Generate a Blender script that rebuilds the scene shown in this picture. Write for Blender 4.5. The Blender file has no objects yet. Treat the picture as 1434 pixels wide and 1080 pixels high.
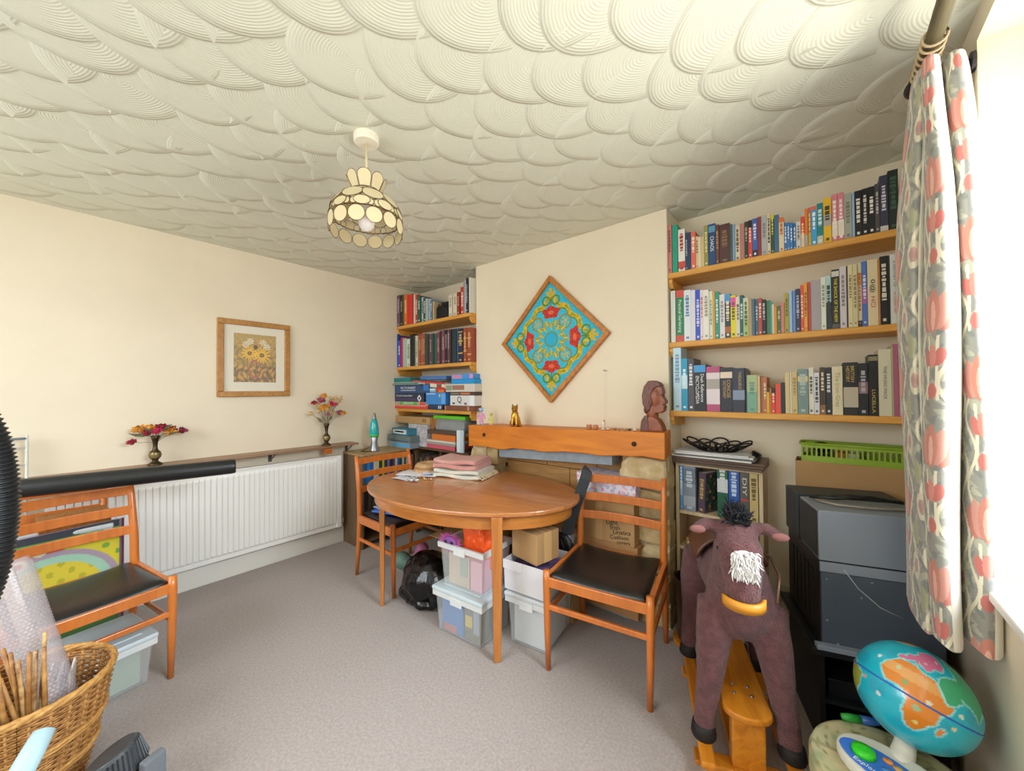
import bpy, bmesh, math, random
import numpy as np
from mathutils import Vector, Matrix, Euler
random.seed(7); np.random.seed(7)
SC = bpy.context.scene
COL = SC.collection
PI = math.pi
# ------------------------------------------------------------------ camera, world, light, exposure
CH = 1.336                                   # camera height in metres; X runs along the chimney wall, Y towards it
_y, _p, _r = math.radians(39.5863), math.radians(0.8484), math.radians(-0.378)
F_PX = 522.996
FW = np.array([-math.sin(_y)*math.cos(_p), math.cos(_y)*math.cos(_p), math.sin(_p)])
_rt = np.array([math.cos(_y), math.sin(_y), 0.0]); _up = np.cross(_rt, FW)
RT = _rt*math.cos(_r) + _up*math.sin(_r); UP = np.cross(RT, FW)
cam = bpy.data.cameras.new('camera'); camo = bpy.data.objects.new('camera', cam); COL.objects.link(camo)
camo.matrix_world = Matrix(((RT[0], UP[0], -FW[0], 0), (RT[1], UP[1], -FW[1], 0), (RT[2], UP[2], -FW[2], CH), (0, 0, 0, 1)))
cam.sensor_width = 36; cam.lens = 36*F_PX/1434; cam.clip_start = 0.02; SC.camera = camo
world = bpy.data.worlds.new('world'); SC.world = world; world.use_nodes = True
_bg = world.node_tree.nodes['Background']; _bg.inputs[0].default_value = (0.86, 0.93, 1.0, 1); _bg.inputs[1].default_value = 0.9
def area(name, loc, rot, sx, sy, power, col=(1, 1, 1)):
    l = bpy.data.lights.new(name, 'AREA'); l.shape = 'RECTANGLE'; l.size = sx; l.size_y = sy; l.energy = power; l.color = col
    o = bpy.data.objects.new(name, l); COL.objects.link(o); o.location = loc; o.rotation_euler = rot; return o
def aim(o, tgt): o.rotation_euler = (Vector(tgt)-o.location).to_track_quat('-Z', 'Y').to_euler(); return o
# daylight outside the side window: cool sky from above, warm light thrown back by the ground
aim(area('sky_side_window', (2.3, 1.75, 2.9), (0, 0, 0), 2.6, 2.0, 315, (0.82, 0.92, 1.0)), (-1.8, 0.8, 0.2))
aim(area('ground_side_window', (1.9, 1.3, 0.15), (0, 0, 0), 2.6, 1.6, 122, (0.99, 0.95, 0.83)), (-1.6, 0.9, 2.4))
aim(area('fill_near_cool', (-1.7, -2.6, 2.3), (0, 0, 0), 2.6, 1.8, 88, (0.88, 0.95, 1.0)), (-1.7, 1.6, 0.7))  # added cool fill, coming through an invented window behind the camera
aim(area('fill_near_warm', (-1.7, -2.3, 0.3), (0, 0, 0), 2.6, 1.4, 24, (1.0, 0.94, 0.80)), (-1.7, 1.2, 2.4))  # added warm fill from below, through the same invented window
SC.view_settings.view_transform = 'Standard'; SC.view_settings.look = 'None'
SC.view_settings.gamma = 1; SC.view_settings.use_curve_mapping = False; SC.view_settings.exposure = 0.62
SC.cycles.max_bounces = 10; SC.cycles.diffuse_bounces = 6; SC.cycles.transparent_max_bounces = 16
SC.cycles.use_denoising = True

# ------------------------------------------------------------------ helpers: pixels of the photograph to places in the room
def ray(px, py): return FW + RT*(px-717)/F_PX - UP*(py-540)/F_PX
def FZ(px, py, z=0.0):
    r = ray(px, py); t = (z-CH)/r[2]; return Vector((r[0]*t, r[1]*t, z))
def PY(px, py, Y):
    r = ray(px, py); t = Y/r[1]; return Vector((r[0]*t, Y, CH+r[2]*t))
def PX(px, py, X):
    r = ray(px, py); t = X/r[0]; return Vector((X, r[1]*t, CH+r[2]*t))
def lin(c):
    if isinstance(c, str): c = tuple(int(c[i:i+2], 16)/255 for i in (0, 2, 4))
    return tuple(x/12.92 if x <= 0.04045 else ((x+0.055)/1.055)**2.4 for x in c)
# ------------------------------------------------------------------ materials
_M = {}
def mat(name, c='808080', rough=0.6, metal=0.0, var=0.0, vscale=8.0, bump=0.0, bscale=60.0, c2=None, wood=None, attr=None, alpha=None, sheen=0.0, coat=0.0, trans=0.0, emit=0.0, stretch=(1, 1, 1), sub=0.0, detail=4.0):
    if name in _M: return _M[name]
    m = bpy.data.materials.new(name); _M[name] = m; m.use_nodes = True
    nt = m.node_tree; N = nt.nodes; L = nt.links; b = N['Principled BSDF']
    b.inputs['Roughness'].default_value = rough; b.inputs['Metallic'].default_value = metal
    if sheen: b.inputs['Sheen Weight'].default_value = sheen
    if coat: b.inputs['Coat Weight'].default_value = coat; b.inputs['Coat Roughness'].default_value = 0.12
    if trans: b.inputs['Transmission Weight'].default_value = trans
    if sub: b.inputs['Subsurface Weight'].default_value = sub; b.inputs['Subsurface Scale'].default_value = 0.02
    col = lin(c)+(1,)
    b.inputs['Base Color'].default_value = col
    tc = N.new('ShaderNodeTexCoord'); mp = N.new('ShaderNodeMapping'); L.new(tc.outputs['Object'], mp.inputs[0]); mp.inputs['Scale'].default_value = stretch
    if attr:
        a = N.new('ShaderNodeAttribute'); a.attribute_name = attr; L.new(a.outputs['Color'], b.inputs['Base Color'])
    elif wood:
        mp.inputs['Scale'].default_value = wood
        n1 = N.new('ShaderNodeTexNoise'); n1.inputs['Scale'].default_value = 1.0; n1.inputs['Detail'].default_value = 6; n1.inputs['Distortion'].default_value = 1.2; L.new(mp.outputs[0], n1.inputs['Vector'])
        r = N.new('ShaderNodeValToRGB'); r.color_ramp.elements[0].position = 0.32; r.color_ramp.elements[1].position = 0.68
        r.color_ramp.elements[0].color = lin(c2 or c)+(1,); r.color_ramp.elements[1].color = col
        L.new(n1.outputs['Fac'], r.inputs[0]); L.new(r.outputs[0], b.inputs['Base Color'])
    elif var or c2:
        n1 = N.new('ShaderNodeTexNoise'); n1.inputs['Scale'].default_value = vscale; n1.inputs['Detail'].default_value = detail; L.new(mp.outputs[0], n1.inputs['Vector'])
        r = N.new('ShaderNodeValToRGB'); r.color_ramp.elements[0].position = 0.35; r.color_ramp.elements[1].position = 0.65
        dark = lin(c2) if c2 else tuple(x*(1-var) for x in col[:3])
        r.color_ramp.elements[0].color = dark+(1,); r.color_ramp.elements[1].color = col
        L.new(n1.outputs['Fac'], r.inputs[0]); L.new(r.outputs[0], b.inputs['Base Color'])
    if bump:
        n2 = N.new('ShaderNodeTexNoise'); n2.inputs['Scale'].default_value = bscale; n2.inputs['Detail'].default_value = 3; L.new(mp.outputs[0], n2.inputs['Vector'])
        bp = N.new('ShaderNodeBump'); bp.inputs['Strength'].default_value = bump; bp.inputs['Distance'].default_value = 0.01
        L.new(n2.outputs['Fac'], bp.inputs['Height']); L.new(bp.outputs[0], b.inputs['Normal'])
    if alpha is not None: b.inputs['Alpha'].default_value = alpha
    if emit: b.inputs['Emission Color'].default_value = col; b.inputs['Emission Strength'].default_value = emit
    return m
def cm(c, rough=0.5, **k): return mat('paint_%s_%d' % (c, int(rough*100)), c, rough, **k)
def clear(name, c='ffffff', fac=0.25, rough=0.15):
    if name in _M: return _M[name]
    m = bpy.data.materials.new(name); _M[name] = m; m.use_nodes = True; nt = m.node_tree; N = nt.nodes; L = nt.links
    b = N['Principled BSDF']; b.inputs['Base Color'].default_value = lin(c)+(1,); b.inputs['Roughness'].default_value = rough
    t = N.new('ShaderNodeBsdfTransparent'); x = N.new('ShaderNodeMixShader'); x.inputs[0].default_value = fac
    L.new(t.outputs[0], x.inputs[1]); L.new(b.outputs[0], x.inputs[2]); L.new(x.outputs[0], N['Material Output'].inputs[0]); return m
# ------------------------------------------------------------------ geometry
def TR(loc=(0, 0, 0), rx=0, ry=0, rz=0, s=(1, 1, 1)):
    return Matrix.Translation(Vector(loc)) @ Euler((rx, ry, rz)).to_matrix().to_4x4() @ Matrix.Diagonal(Vector(tuple(s)+(1,)))
class G:
    def __init__(s): s.v = []; s.f = []; s.m = []
    def add(s, vs, fs, mi=0):
        b = len(s.v); s.v += [tuple(v) for v in vs]; s.f += [tuple(b+i for i in f) for f in fs]; s.m += [mi]*len(fs); return s
    def box(s, c, d, rz=0, rx=0, ry=0, mi=0, taper=1.0):
        M = TR(c, rx, ry, rz); h = [x/2 for x in d]; vs = []
        for z in (-1, 1):
            k = taper if z < 0 else 1.0
            for x, y in ((-1, -1), (1, -1), (1, 1), (-1, 1)): vs.append(M @ Vector((x*h[0]*k, y*h[1]*k, z*h[2])))
        return s.add(vs, [(3, 2, 1, 0), (4, 5, 6, 7), (0, 1, 5, 4), (1, 2, 6, 5), (2, 3, 7, 6), (3, 0, 4, 7)], mi)
    def b2(s, x0, x1, y0, y1, z0, z1, mi=0): return s.box(((x0+x1)/2, (y0+y1)/2, (z0+z1)/2), (x1-x0, y1-y0, z1-z0), mi=mi)
    def hexa(s, lo, hi, mi=0):        # two quads of points
        return s.add(list(lo)+list(hi), [(3, 2, 1, 0), (4, 5, 6, 7), (0, 1, 5, 4), (1, 2, 6, 5), (2, 3, 7, 6), (3, 0, 4, 7)], mi)
    def tub(s, x, y, z0, z1, t=0.003, k=0.88, mi=0):   # open-topped tapered container about the origin
        r = []
        for (hx, hy, z) in ((x/2*k, y/2*k, z0), (x/2, y/2, z1), (x/2-t, y/2-t, z1), (x/2*k-t, y/2*k-t, z0+t)):
            r += [(-hx, -hy, z), (hx, -hy, z), (hx, hy, z), (-hx, hy, z)]
        fs = [(3, 2, 1, 0), (12, 13, 14, 15)]
        for a in (0, 4, 8):
            for i in range(4): fs.append((a+i, a+(i+1) % 4, a+4+(i+1) % 4, a+4+i))
        return s.add(r, fs, mi)
    def tube(s, pts, r, seg=8, mi=0, caps=True, flat=None):
        pts = [Vector(p) for p in pts]; n = len(pts); rs = r if isinstance(r, (list, tuple)) else [r]*n; vs = []; up = None
        for i, p in enumerate(pts):
            t = (pts[min(i+1, n-1)]-pts[max(i-1, 0)]).normalized()
            if up is None: up = Vector((0, 0, 1)) if abs(t.z) < 0.9 else Vector((0, 1, 0))
            a = t.cross(up); a = a.normalized() if a.length > 1e-6 else t.orthogonal().normalized(); b = a.cross(t).normalized(); up = b
            for k in range(seg):
                q = 2*PI*k/seg; vs.append(p + (a*math.cos(q) + b*math.sin(q)*(flat or 1))*rs[i])
        fs = [(i*seg+k, i*seg+(k+1) % seg, (i+1)*seg+(k+1) % seg, (i+1)*seg+k) for i in range(n-1) for k in range(seg)]
        if caps: fs += [tuple(range(seg))[::-1], tuple((n-1)*seg+k for k in range(seg))]
        return s.add(vs, fs, mi)
    def lathe(s, prof, seg=20, M=None, mi=0, caps=True):
        M = M or Matrix(); vs = []; n = len(prof)
        for r, z in prof:
            for k in range(seg): q = 2*PI*k/seg; vs.append(M @ Vector((r*math.cos(q), r*math.sin(q), z)))
        fs = [(i*seg+k, i*seg+(k+1) % seg, (i+1)*seg+(k+1) % seg, (i+1)*seg+k) for i in range(n-1) for k in range(seg)]
        if caps: fs += [tuple(range(seg))[::-1], tuple((n-1)*seg+k for k in range(seg))]
        return s.add(vs, fs, mi)
    def ball(s, c, r, seg=14, ring=8, mi=0, M=None):
        r = r if isinstance(r, (tuple, list)) else (r, r, r); M = M or Matrix(); vs = [M @ Vector((c[0], c[1], c[2]-r[2]))]
        for i in range(1, ring):
            a = PI*i/ring
            for k in range(seg): q = 2*PI*k/seg; vs.append(M @ Vector((c[0]+r[0]*math.sin(a)*math.cos(q), c[1]+r[1]*math.sin(a)*math.sin(q), c[2]-r[2]*math.cos(a))))
        vs.append(M @ Vector((c[0], c[1], c[2]+r[2]))); e = len(vs)-1; fs = []
        for k in range(seg): fs += [(0, 1+(k+1) % seg, 1+k), (e, e-seg+k, e-seg+(k+1) % seg)]
        for i in range(ring-2):
            for k in range(seg): a = 1+i*seg; fs.append((a+k, a+(k+1) % seg, a+seg+(k+1) % seg, a+seg+k))
        return s.add(vs, fs, mi)
    def ext(s, poly, h, M=None, mi=0):     # polygon in xy extruded along z
        M = M or Matrix(); n = len(poly); vs = [M @ Vector((x, y, 0)) for x, y in poly]+[M @ Vector((x, y, h)) for x, y in poly]
        return s.add(vs, [tuple(range(n))[::-1], tuple(range(n, 2*n))]+[(i, (i+1) % n, n+(i+1) % n, n+i) for i in range(n)], mi)
    def grid(s, fn, nu, nv, mi=0):
        vs = [fn(i/nu, j/nv) for j in range(nv+1) for i in range(nu+1)]
        return s.add(vs, [(j*(nu+1)+i, j*(nu+1)+i+1, (j+1)*(nu+1)+i+1, (j+1)*(nu+1)+i) for j in range(nv) for i in range(nu)], mi)
    def mesh(s, name, mats, smooth=False):
        me = bpy.data.meshes.new(name); me.from_pydata(s.v, [], s.f)
        for m in (mats if isinstance(mats, (list, tuple)) else [mats]): me.materials.append(m)
        if any(s.m): me.polygons.foreach_set('material_index', s.m)
        if smooth: me.polygons.foreach_set('use_smooth', [True]*len(s.f))
        me.validate(); me.update(); return me
    def build(s, name, mats, parent=None, loc=None, rz=0, smooth=False, bevel=0, seg=2, sub=0, solid=0):
        o = bpy.data.objects.new(name, s.mesh(name, mats, smooth)); COL.objects.link(o)
        if parent: o.parent = parent
        if loc is not None: o.location = loc
        if rz: o.rotation_euler = (0, 0, rz)
        if solid: md = o.modifiers.new('solid', 'SOLIDIFY'); md.thickness = solid; md.offset = 0
        if bevel: md = o.modifiers.new('bevel', 'BEVEL'); md.width = bevel; md.segments = seg; md.limit_method = 'ANGLE'; md.angle_limit = math.radians(40)
        if sub: md = o.modifiers.new('sub', 'SUBSURF'); md.levels = sub; md.render_levels = sub
        return o
def tag(o, label=None, cat=None, group=None, kind=None):
    if label: o['label'] = label
    if cat: o['category'] = cat
    if group: o['group'] = group
    if kind: o['kind'] = kind
    return o
def T(name, label, cat, loc=(0, 0, 0), rz=0, group=None):
    o = bpy.data.objects.new(name, None); COL.objects.link(o); o.location = loc; o.rotation_euler = (0, 0, rz); o.empty_display_size = 0.05
    return tag(o, label, cat, group)
def paint(o, fn):        # per-vertex colour of the thing's own print: fn(xyz array) -> rgb (sRGB 0..1)
    me = o.data; n = len(me.vertices); co = np.empty(n*3); me.vertices.foreach_get('co', co); c = np.clip(fn(co.reshape(-1, 3)), 0, 1)
    c = np.where(c <= 0.04045, c/12.92, ((c+0.055)/1.055)**2.4)
    a = me.color_attributes.new('print', 'FLOAT_COLOR', 'POINT'); a.data.foreach_set('color', np.c_[c, np.ones(n)].ravel()); return o
def hexrgb(h): return np.array([int(h[i:i+2], 16)/255 for i in (0, 2, 4)])
def put(C, mask, h, a=1.0): C[mask] = C[mask]*(1-a) + hexrgb(h)*a
def text(s, name, size, m, parent, M, depth=0.0004, align='CENTER', fit=None):
    cu = bpy.data.curves.new('t', 'FONT'); cu.body = s; cu.size = size; cu.align_x = align; cu.align_y = 'CENTER'; cu.extrude = depth; cu.resolution_u = 2
    t = bpy.data.objects.new('t', cu); COL.objects.link(t); dg = bpy.context.evaluated_depsgraph_get(); me = bpy.data.meshes.new_from_object(t.evaluated_get(dg))
    bpy.data.objects.remove(t); bpy.data.curves.remove(cu); me.name = name
    if fit:
        xs = [v.co.x for v in me.vertices]; w = max(xs)-min(xs)
        if w > 0:
            for v in me.vertices: v.co.x *= fit/w
    me.materials.clear(); me.materials.append(m); me.transform(M)
    o = bpy.data.objects.new(name, me); COL.objects.link(o); o.parent = parent; o['kind'] = 'stuff'; return o
def dup(root):
    r = root.copy(); COL.objects.link(r)
    for ch in root.children:
        c = ch.copy(); COL.objects.link(c); c.parent = r
        for g in ch.children: d = g.copy(); COL.objects.link(d); d.parent = c
    return r
ORD = 'zeroth first second third fourth fifth sixth seventh eighth ninth tenth eleventh twelfth thirteenth fourteenth fifteenth sixteenth seventeenth eighteenth nineteenth twentieth'.split()
def ordn(n):
    if n <= 20: return ORD[n]
    t = {2: 'twenty', 3: 'thirty', 4: 'forty', 5: 'fifty', 6: 'sixty'}[n//10]
    return (t[:-1]+'ieth') if n % 10 == 0 else t+'-'+ORD[n % 10]
# common materials
W_ORANGE = mat('teak_orange', 'd8853a', 0.35, wood=(3, 3, 40), c2='a85a20', coat=0.3)
W_SHELF = mat('pine_shelf', 'e0a850', 0.5, wood=(2.5, 40, 40), c2='cc8c38', bump=0.04)
W_TABLE = mat('teak_table', 'c48450', 0.28, wood=(3, 22, 22), c2='ad6a38', coat=0.45)
W_BEAM = mat('beam_wood', 'e08a2c', 0.45, wood=(2, 14, 14), c2='c46c18', bump=0.15, bscale=20)
W_DARK = mat('dark_veneer', '7a6148', 0.5, wood=(30, 30, 2), c2='685038')
W_LIGHT = mat('birch', 'd8c4a0', 0.55, wood=(30, 30, 2), c2='c6ae86')
VINYL = mat('black_vinyl', '1c1a1a', 0.32, bump=0.05, bscale=250)
WHITE = mat('white_gloss', 'f5f4f0', 0.4)
CARD = mat('cardboard', 'bd9766', 0.8, var=0.12, vscale=6)
BLACK = mat('black_plastic', '141416', 0.45)
BRASS = mat('aged_brass', '5a4a32', 0.35, metal=0.8, var=0.5, vscale=30)
CLEAR = clear('clear_plastic', 'eef2f4', 0.17, 0.25)
# ------------------------------------------------------------------ the room
XL, XR, YN, YB, YC, H = -3.335, 0.355, -1.15, 2.485, 2.25, 2.4
XC0, XC1 = -2.255, -0.679
def struct(o): o['kind'] = 'structure'; return o
WALL = mat('cream_wall', 'ece0c8', 0.75, var=0.04, vscale=3, bump=0.05, bscale=35)
CEIL = mat('ceiling_plaster', 'dbdccd', 0.8, bump=0.06, bscale=50)
CARPET = mat('carpet', 'bbada7', 0.95, c2='a79a94', vscale=90, bump=0.7, bscale=420, sheen=0.25, detail=6)
struct(G().b2(XL-.2, XR+.3, YN-.2, YB+.2, -.1, 0).build('floor', CARPET))
ceil = struct(G().b2(XL-.2, XR+.3, YN-.2, YB+.2, H, H+.1).build('ceiling', CEIL))
struct(G().b2(XL-.2, XL, YN-.2, YB+.2, 0, H).build('wall_left', WALL))
wb = G().b2(XL, XR+.3, YB, YB+.2, 0, H)
struct(wb.build('wall_back', WALL))
cb = G().b2(XC0, XC1, YC, YB, .95, H).b2(XC0, -2.02, YC, YB, 0, .95).b2(-.90, XC1, YC, YB, 0, .95)
struct(cb.build('wall_chimney', WALL, bevel=.006))
SZ, WT, WY0, WY1 = .80, 2.32, -.72, 1.648
wr = G().b2(XR, XR+.3, YN-.2, YB, 0, SZ).b2(XR, XR+.3, YN-.2, YB, WT, H).b2(XR, XR+.3, WY1, YB, SZ, WT).b2(XR, XR+.3, YN-.2, WY0, SZ, WT)
struct(wr.build('wall_right', WALL))
wn = G().b2(XL, XR, YN-.2, YN, 0, .8).b2(XL, XR, YN-.2, YN, 2.3, H).b2(XL, -2.9, YN-.2, YN, .8, 2.3).b2(-.6, XR, YN-.2, YN, .8, 2.3)
struct(wn.build('wall_near', WALL))
GLASS = clear('window_glass', 'ffffff', 0.06, 0.03)
def window(name, horiz, a0, a1, z0, z1, at, n):
    root = bpy.data.objects.new(name, None); COL.objects.link(root); struct(root)
    def bar(u0, u1, w0, w1, d=.05):
        return G().b2(at, at+d, u0, u1, w0, w1) if not horiz else G().b2(u0, u1, at-d, at, w0, w1)
    for nm, q in (('frame_rail', (a0, a1, z0, z0+.06)), ('frame_rail', (a0, a1, z1-.06, z1)), ('frame_stile', (a0, a0+.06, z0+.06, z1-.06)), ('frame_stile', (a1-.06, a1, z0+.06, z1-.06))):
        bar(*q).build(nm, WHITE, root, bevel=.004)
    st = (a1-a0-.06)/n
    for k in range(1, n): bar(a0+.03+k*st-.025, a0+.03+k*st+.025, z0+.06, z1-.06).build('mullion', WHITE, root, bevel=.004)
    for k in range(n):
        u0, u1 = a0+.03+k*st+.025, a0+.03+(k+1)*st-.025
        (G().b2(at+.02, at+.024, u0, u1, z0+.06, z1-.06) if not horiz else G().b2(u0, u1, at-.024, at-.02, z0+.06, z1-.06)).build('pane', GLASS, root)
window('window_1', False, WY0, WY1, SZ, WT, XR+.22, 3)
window('fill_window_near', True, -2.9, -.6, .8, 2.3, YN-.12, 3)  # unseen window, added in the near wall to let fill light in
struct(G().b2(XR-.035, XR+.22, WY0-.05, WY1+.06, SZ-.005, SZ+.022).build('trim_1', WHITE, bevel=.006))
# skirting along the left wall, with the pipe that runs on it, and along the alcove
SK = mat('skirting_white', 'e9e6dd', 0.45)
bl = struct(G().b2(XL, XL+.018, YN, 1.63, 0, .135).b2(XL, XL+.012, YN, 1.63, .135, .15).build('baseboard_left', SK, bevel=.004))
G().tube([(XL+.03, -.8, .165), (XL+.03, 1.57, .165), (XL+.03, 1.60, .165), (XL+.03, 1.60, .24)], .008, 8).build('heating_pipe', SK, bl, smooth=True)
br_ = struct(G().b2(-.24, XR, YB-.016, YB, 0, .13).build('baseboard_back', SK, bevel=.004))
sk = T('wall_socket', 'white double wall socket above the skirting behind the rocking horse', 'socket', (0, 0, 0))
G().b2(-.19, -.045, YB-.012, YB, .2, .285).build('plate', cm('cfc4ac', .4), sk, bevel=.003)
for x in (-.15, -.085): G().b2(x-.012, x+.012, YB-.016, YB-.011, .225, .262).build('outlet', cm('a89e8a', .4), sk)
# combed plaster fans on the ceiling: shingled scallops, lip towards the left wall
FAN = mat('combed_plaster', 'dbdccd', 0.75)
nt = FAN.node_tree; N_ = nt.nodes; L_ = nt.links
uvn = N_.new('ShaderNodeUVMap'); sx = N_.new('ShaderNodeSeparateXYZ'); L_.new(uvn.outputs[0], sx.inputs[0])
m1 = N_.new('ShaderNodeMath'); m1.operation = 'MULTIPLY'; m1.inputs[1].default_value = 2*PI*19; L_.new(sx.outputs[0], m1.inputs[0])
m2 = N_.new('ShaderNodeMath'); m2.operation = 'SINE'; L_.new(m1.outputs[0], m2.inputs[0])
tcn = N_.new('ShaderNodeTexCoord'); nz = N_.new('ShaderNodeTexNoise'); nz.inputs['Scale'].default_value = 5; L_.new(tcn.outputs['Object'], nz.inputs['Vector'])
m3 = N_.new('ShaderNodeMath'); m3.operation = 'MULTIPLY'; L_.new(m2.outputs[0], m3.inputs[0]); L_.new(nz.outputs['Fac'], m3.inputs[1])
bpn = N_.new('ShaderNodeBump'); bpn.inputs['Strength'].default_value = .32; bpn.inputs['Distance'].default_value = .0022
L_.new(m3.outputs[0], bpn.inputs['Height']); L_.new(bpn.outputs[0], N_['Principled BSDF'].inputs['Normal'])
FR = .2
def fan_mesh(k):
    rnd = random.Random(k); g = G(); nr, na = 5, 18; a0 = math.radians(88); rr = FR*rnd.uniform(.94, 1.06); ph = rnd.uniform(0, 6); uv = []
    for i in range(nr+1):
        t = i/nr; t = .04+.96*t
        for j in range(na+1):
            a = PI + (j/na*2-1)*a0
            r = rr*t*(1+.03*math.sin(3*a+ph)); e_ = max(0.0, math.cos(a-PI)); dz = (-.0019*t*(1+.2*math.sin(2*a+ph)) - (.0010 if i == nr else 0))*(.12+.88*e_**.8)
            g.v.append((r*math.cos(a), r*math.sin(a)*.86, dz)); uv.append((t, j/na))
    for j in range(na+1):
        x, y, z = g.v[nr*(na+1)+j]; g.v.append((x*1.012, y*1.012, .0)); uv.append((1.02, j/na))
    for i in range(nr+1):
        for j in range(na): g.f.append((i*(na+1)+j, i*(na+1)+j+1, (i+1)*(na+1)+j+1, (i+1)*(na+1)+j)); g.m.append(0)
    me = g.mesh('plaster_fan', FAN, True); ul = me.uv_layers.new(name='UVMap')
    for lp in me.loops: ul.data[lp.index].uv = uv[lp.vertex_index]
    return me
FM = [fan_mesh(k) for k in range(6)]
fans = []
row = 0; x = XR+.1
while x > XL+.19:
    y = YN + (.13 if row % 2 else 0)
    while y < YB+.05:
        fx, fy = x+random.uniform(-.032, .032), y+random.uniform(-.045, .045)
        d = np.array([fx-.1, fy, 1.06]); w = d@FW
        u, v = 717+F_PX*(d@RT)/max(w, .01), 540-F_PX*(d@UP)/max(w, .01)
        inchim = XC0-.02 < fx-.1 < XC1+.02 and fy > YC-.02
        if w > .3 and -140 < u < 1500 and -160 < v < 440 and not inchim: fans.append((w*w, fx, fy, row))
        y += .262
    x -= .142; row += 1
fans.sort(); rest = G()
for i, (w, fx, fy, r_) in enumerate(fans):
    me = FM[random.randrange(6)]; rz = random.uniform(-.26, .26); z = H-.0004
    if i < 300:
        o = bpy.data.objects.new('plaster_fan', me); COL.objects.link(o); o.parent = ceil; o.location = (fx, fy, z); o.rotation_euler = (0, 0, rz)
    else:
        M = TR((fx, fy, z), rz=rz); rest.add([M @ v.co for v in me.vertices], [tuple(p.vertices) for p in me.polygons])
if rest.v: o = rest.build('plaster_fans', CEIL, ceil, smooth=True); o['kind'] = 'stuff'

# ------------------------------------------------------------------ fireplace
fp = T('fireplace', 'stone fireplace surround with timber mantel beam and slate lintel, boarded up', 'fireplace', (0, 0, 0))
def beam():
    g = G(); n = 24; rn = random.Random(3); lo = []; hi = []
    for i in range(n+1):
        t = i/n; X = -2.143+1.5*t; zt = 1.07+.036*t+.002*math.sin(9*t); zb = .905+.062*t+(.006*math.sin(23*t)+rn.uniform(-.004, .004))
        XB = min(X, -.672); lo += [(X, 2.05, zb), (XB, YC, zb)]; hi += [(XB, YC, zt), (X, 2.05, zt)]
    vs = []; 
    for i in range(n+1): vs += [lo[2*i], lo[2*i+1], hi[2*i], hi[2*i+1]]
    fs = [(0, 1, 2, 3), tuple(n*4+k for k in (3, 2, 1, 0))]
    for i in range(n):
        for k in range(4): fs.append((i*4+k, (i+1)*4+k, (i+1)*4+(k+1) % 4, i*4+(k+1) % 4))
    g.add(vs, fs); o = g.build('mantel_beam', W_BEAM, fp, bevel=.006); tag(o, 'orange-brown rough timber mantel beam'); return o
bm_ = beam()
for px, py in ((678, 609), (888, 622)):
    c = PY(px, py, 2.049); G().lathe([(.014, 0), (.014, .004)], 14, TR(c, rx=PI/2)).build('peg_hole', cm('3a1c08', .8), bm_)
SL = mat('slate', '9aa8b4', 0.6, var=.15, vscale=25, bump=.1)
a, b, c, d = PY(699, 626, 2.13), PY(857, 637, 2.13), PY(857, 652, 2.13), PY(699, 640, 2.13)
g = G(); g.hexa([d, c, c+Vector((0, .11, 0)), d+Vector((0, .11, 0))], [a, b, b+Vector((0, .11, 0)), a+Vector((0, .11, 0))]); tag(g.build('lintel', SL, fp, bevel=.003), 'grey slate lintel')
def stone(x0, x1, z0, z1, y, seed, m):
    rn = random.Random(seed); j = lambda s=.012: rn.uniform(-s, s); n = 9; poly = []
    cx, cz = (x0+x1)/2, (z0+z1)/2
    for k in range(n):
        a = 2*PI*k/n; ca, sa = math.cos(a), math.sin(a); s = 1/max(abs(ca), abs(sa))
        poly.append((cx+ca*s*(x1-x0)/2*rn.uniform(.93, 1.0), cz+sa*s*(z1-z0)/2*rn.uniform(.92, 1.0)))
    g = G(); n = len(poly); dy = rn.uniform(-.02, .02)
    vs = [(x, YC+.02, z) for x, z in poly]+[(x, y+.02+dy, z) for x, z in poly]+[(cx+(x-cx)*.93+j(.006), y+.006+dy*.5+j(.009), cz+(z-cz)*.92+j(.006)) for x, z in poly]
    fs = [tuple(2*n+i for i in range(n))]+[(i, (i+1) % n, n+(i+1) % n, n+i) for i in range(n)]+[(n+i, n+(i+1) % n, 2*n+(i+1) % n, 2*n+i) for i in range(n)]
    g.add(vs, fs); return g.build('stone', m, fp, smooth=False, bevel=.003, seg=1)
STN = [mat('stone_%d' % i, c, .9, c2=c2, vscale=14, bump=.5, bscale=25) for i, (c, c2) in enumerate((('d3bb8c', 'b59a6a'), ('c4ab7c', '9f8760'), ('dccba4', 'c0a878')))]
G().b2(-2.2, -1.93, 2.17, 2.25, 0, .94).b2(-.93, -.66, 2.17, 2.25, 0, .97).build('mortar', mat('mortar', 'b5a27c', .95, bump=.4, bscale=60), fp)
sd = 1
for (sx0, sx1) in ((-2.21, -1.92), (-.94, -.655)):
    z = 0
    while z < .9:
        hh = random.uniform(.10, .17); hh = min(hh, .955-z); sp = random.uniform(.35, .65)
        cuts = [sx0, sx0+(sx1-sx0)*sp, sx1] if random.random() < .55 else [sx0, sx1]
        for q in range(len(cuts)-1): stone(cuts[q], cuts[q+1], z, z+hh, 2.135, sd, STN[sd % 3]); sd += 1
        z += hh
stone(-.93, -.66, .80, .955, 2.125, 77, STN[2])
BRD = mat('fire_board', 'c89a5e', .6, wood=(4, 30, 30), c2='a87842')
zs = [0, .16, .32, .48, .64, .795, .93]
for i in range(6):
    cu = [-1.93, -1.55 if i % 2 else -1.38, -1.15, -.92] if i % 2 else [-1.93, -1.36, -.92]
    for q in range(len(cu)-1): G().b2(cu[q]+.002, cu[q+1]-.002, 2.27, 2.285+.003*(q % 2), zs[i]+.002, zs[i+1]-.002).build('board', BRD, fp, bevel=.002, seg=1)
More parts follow.
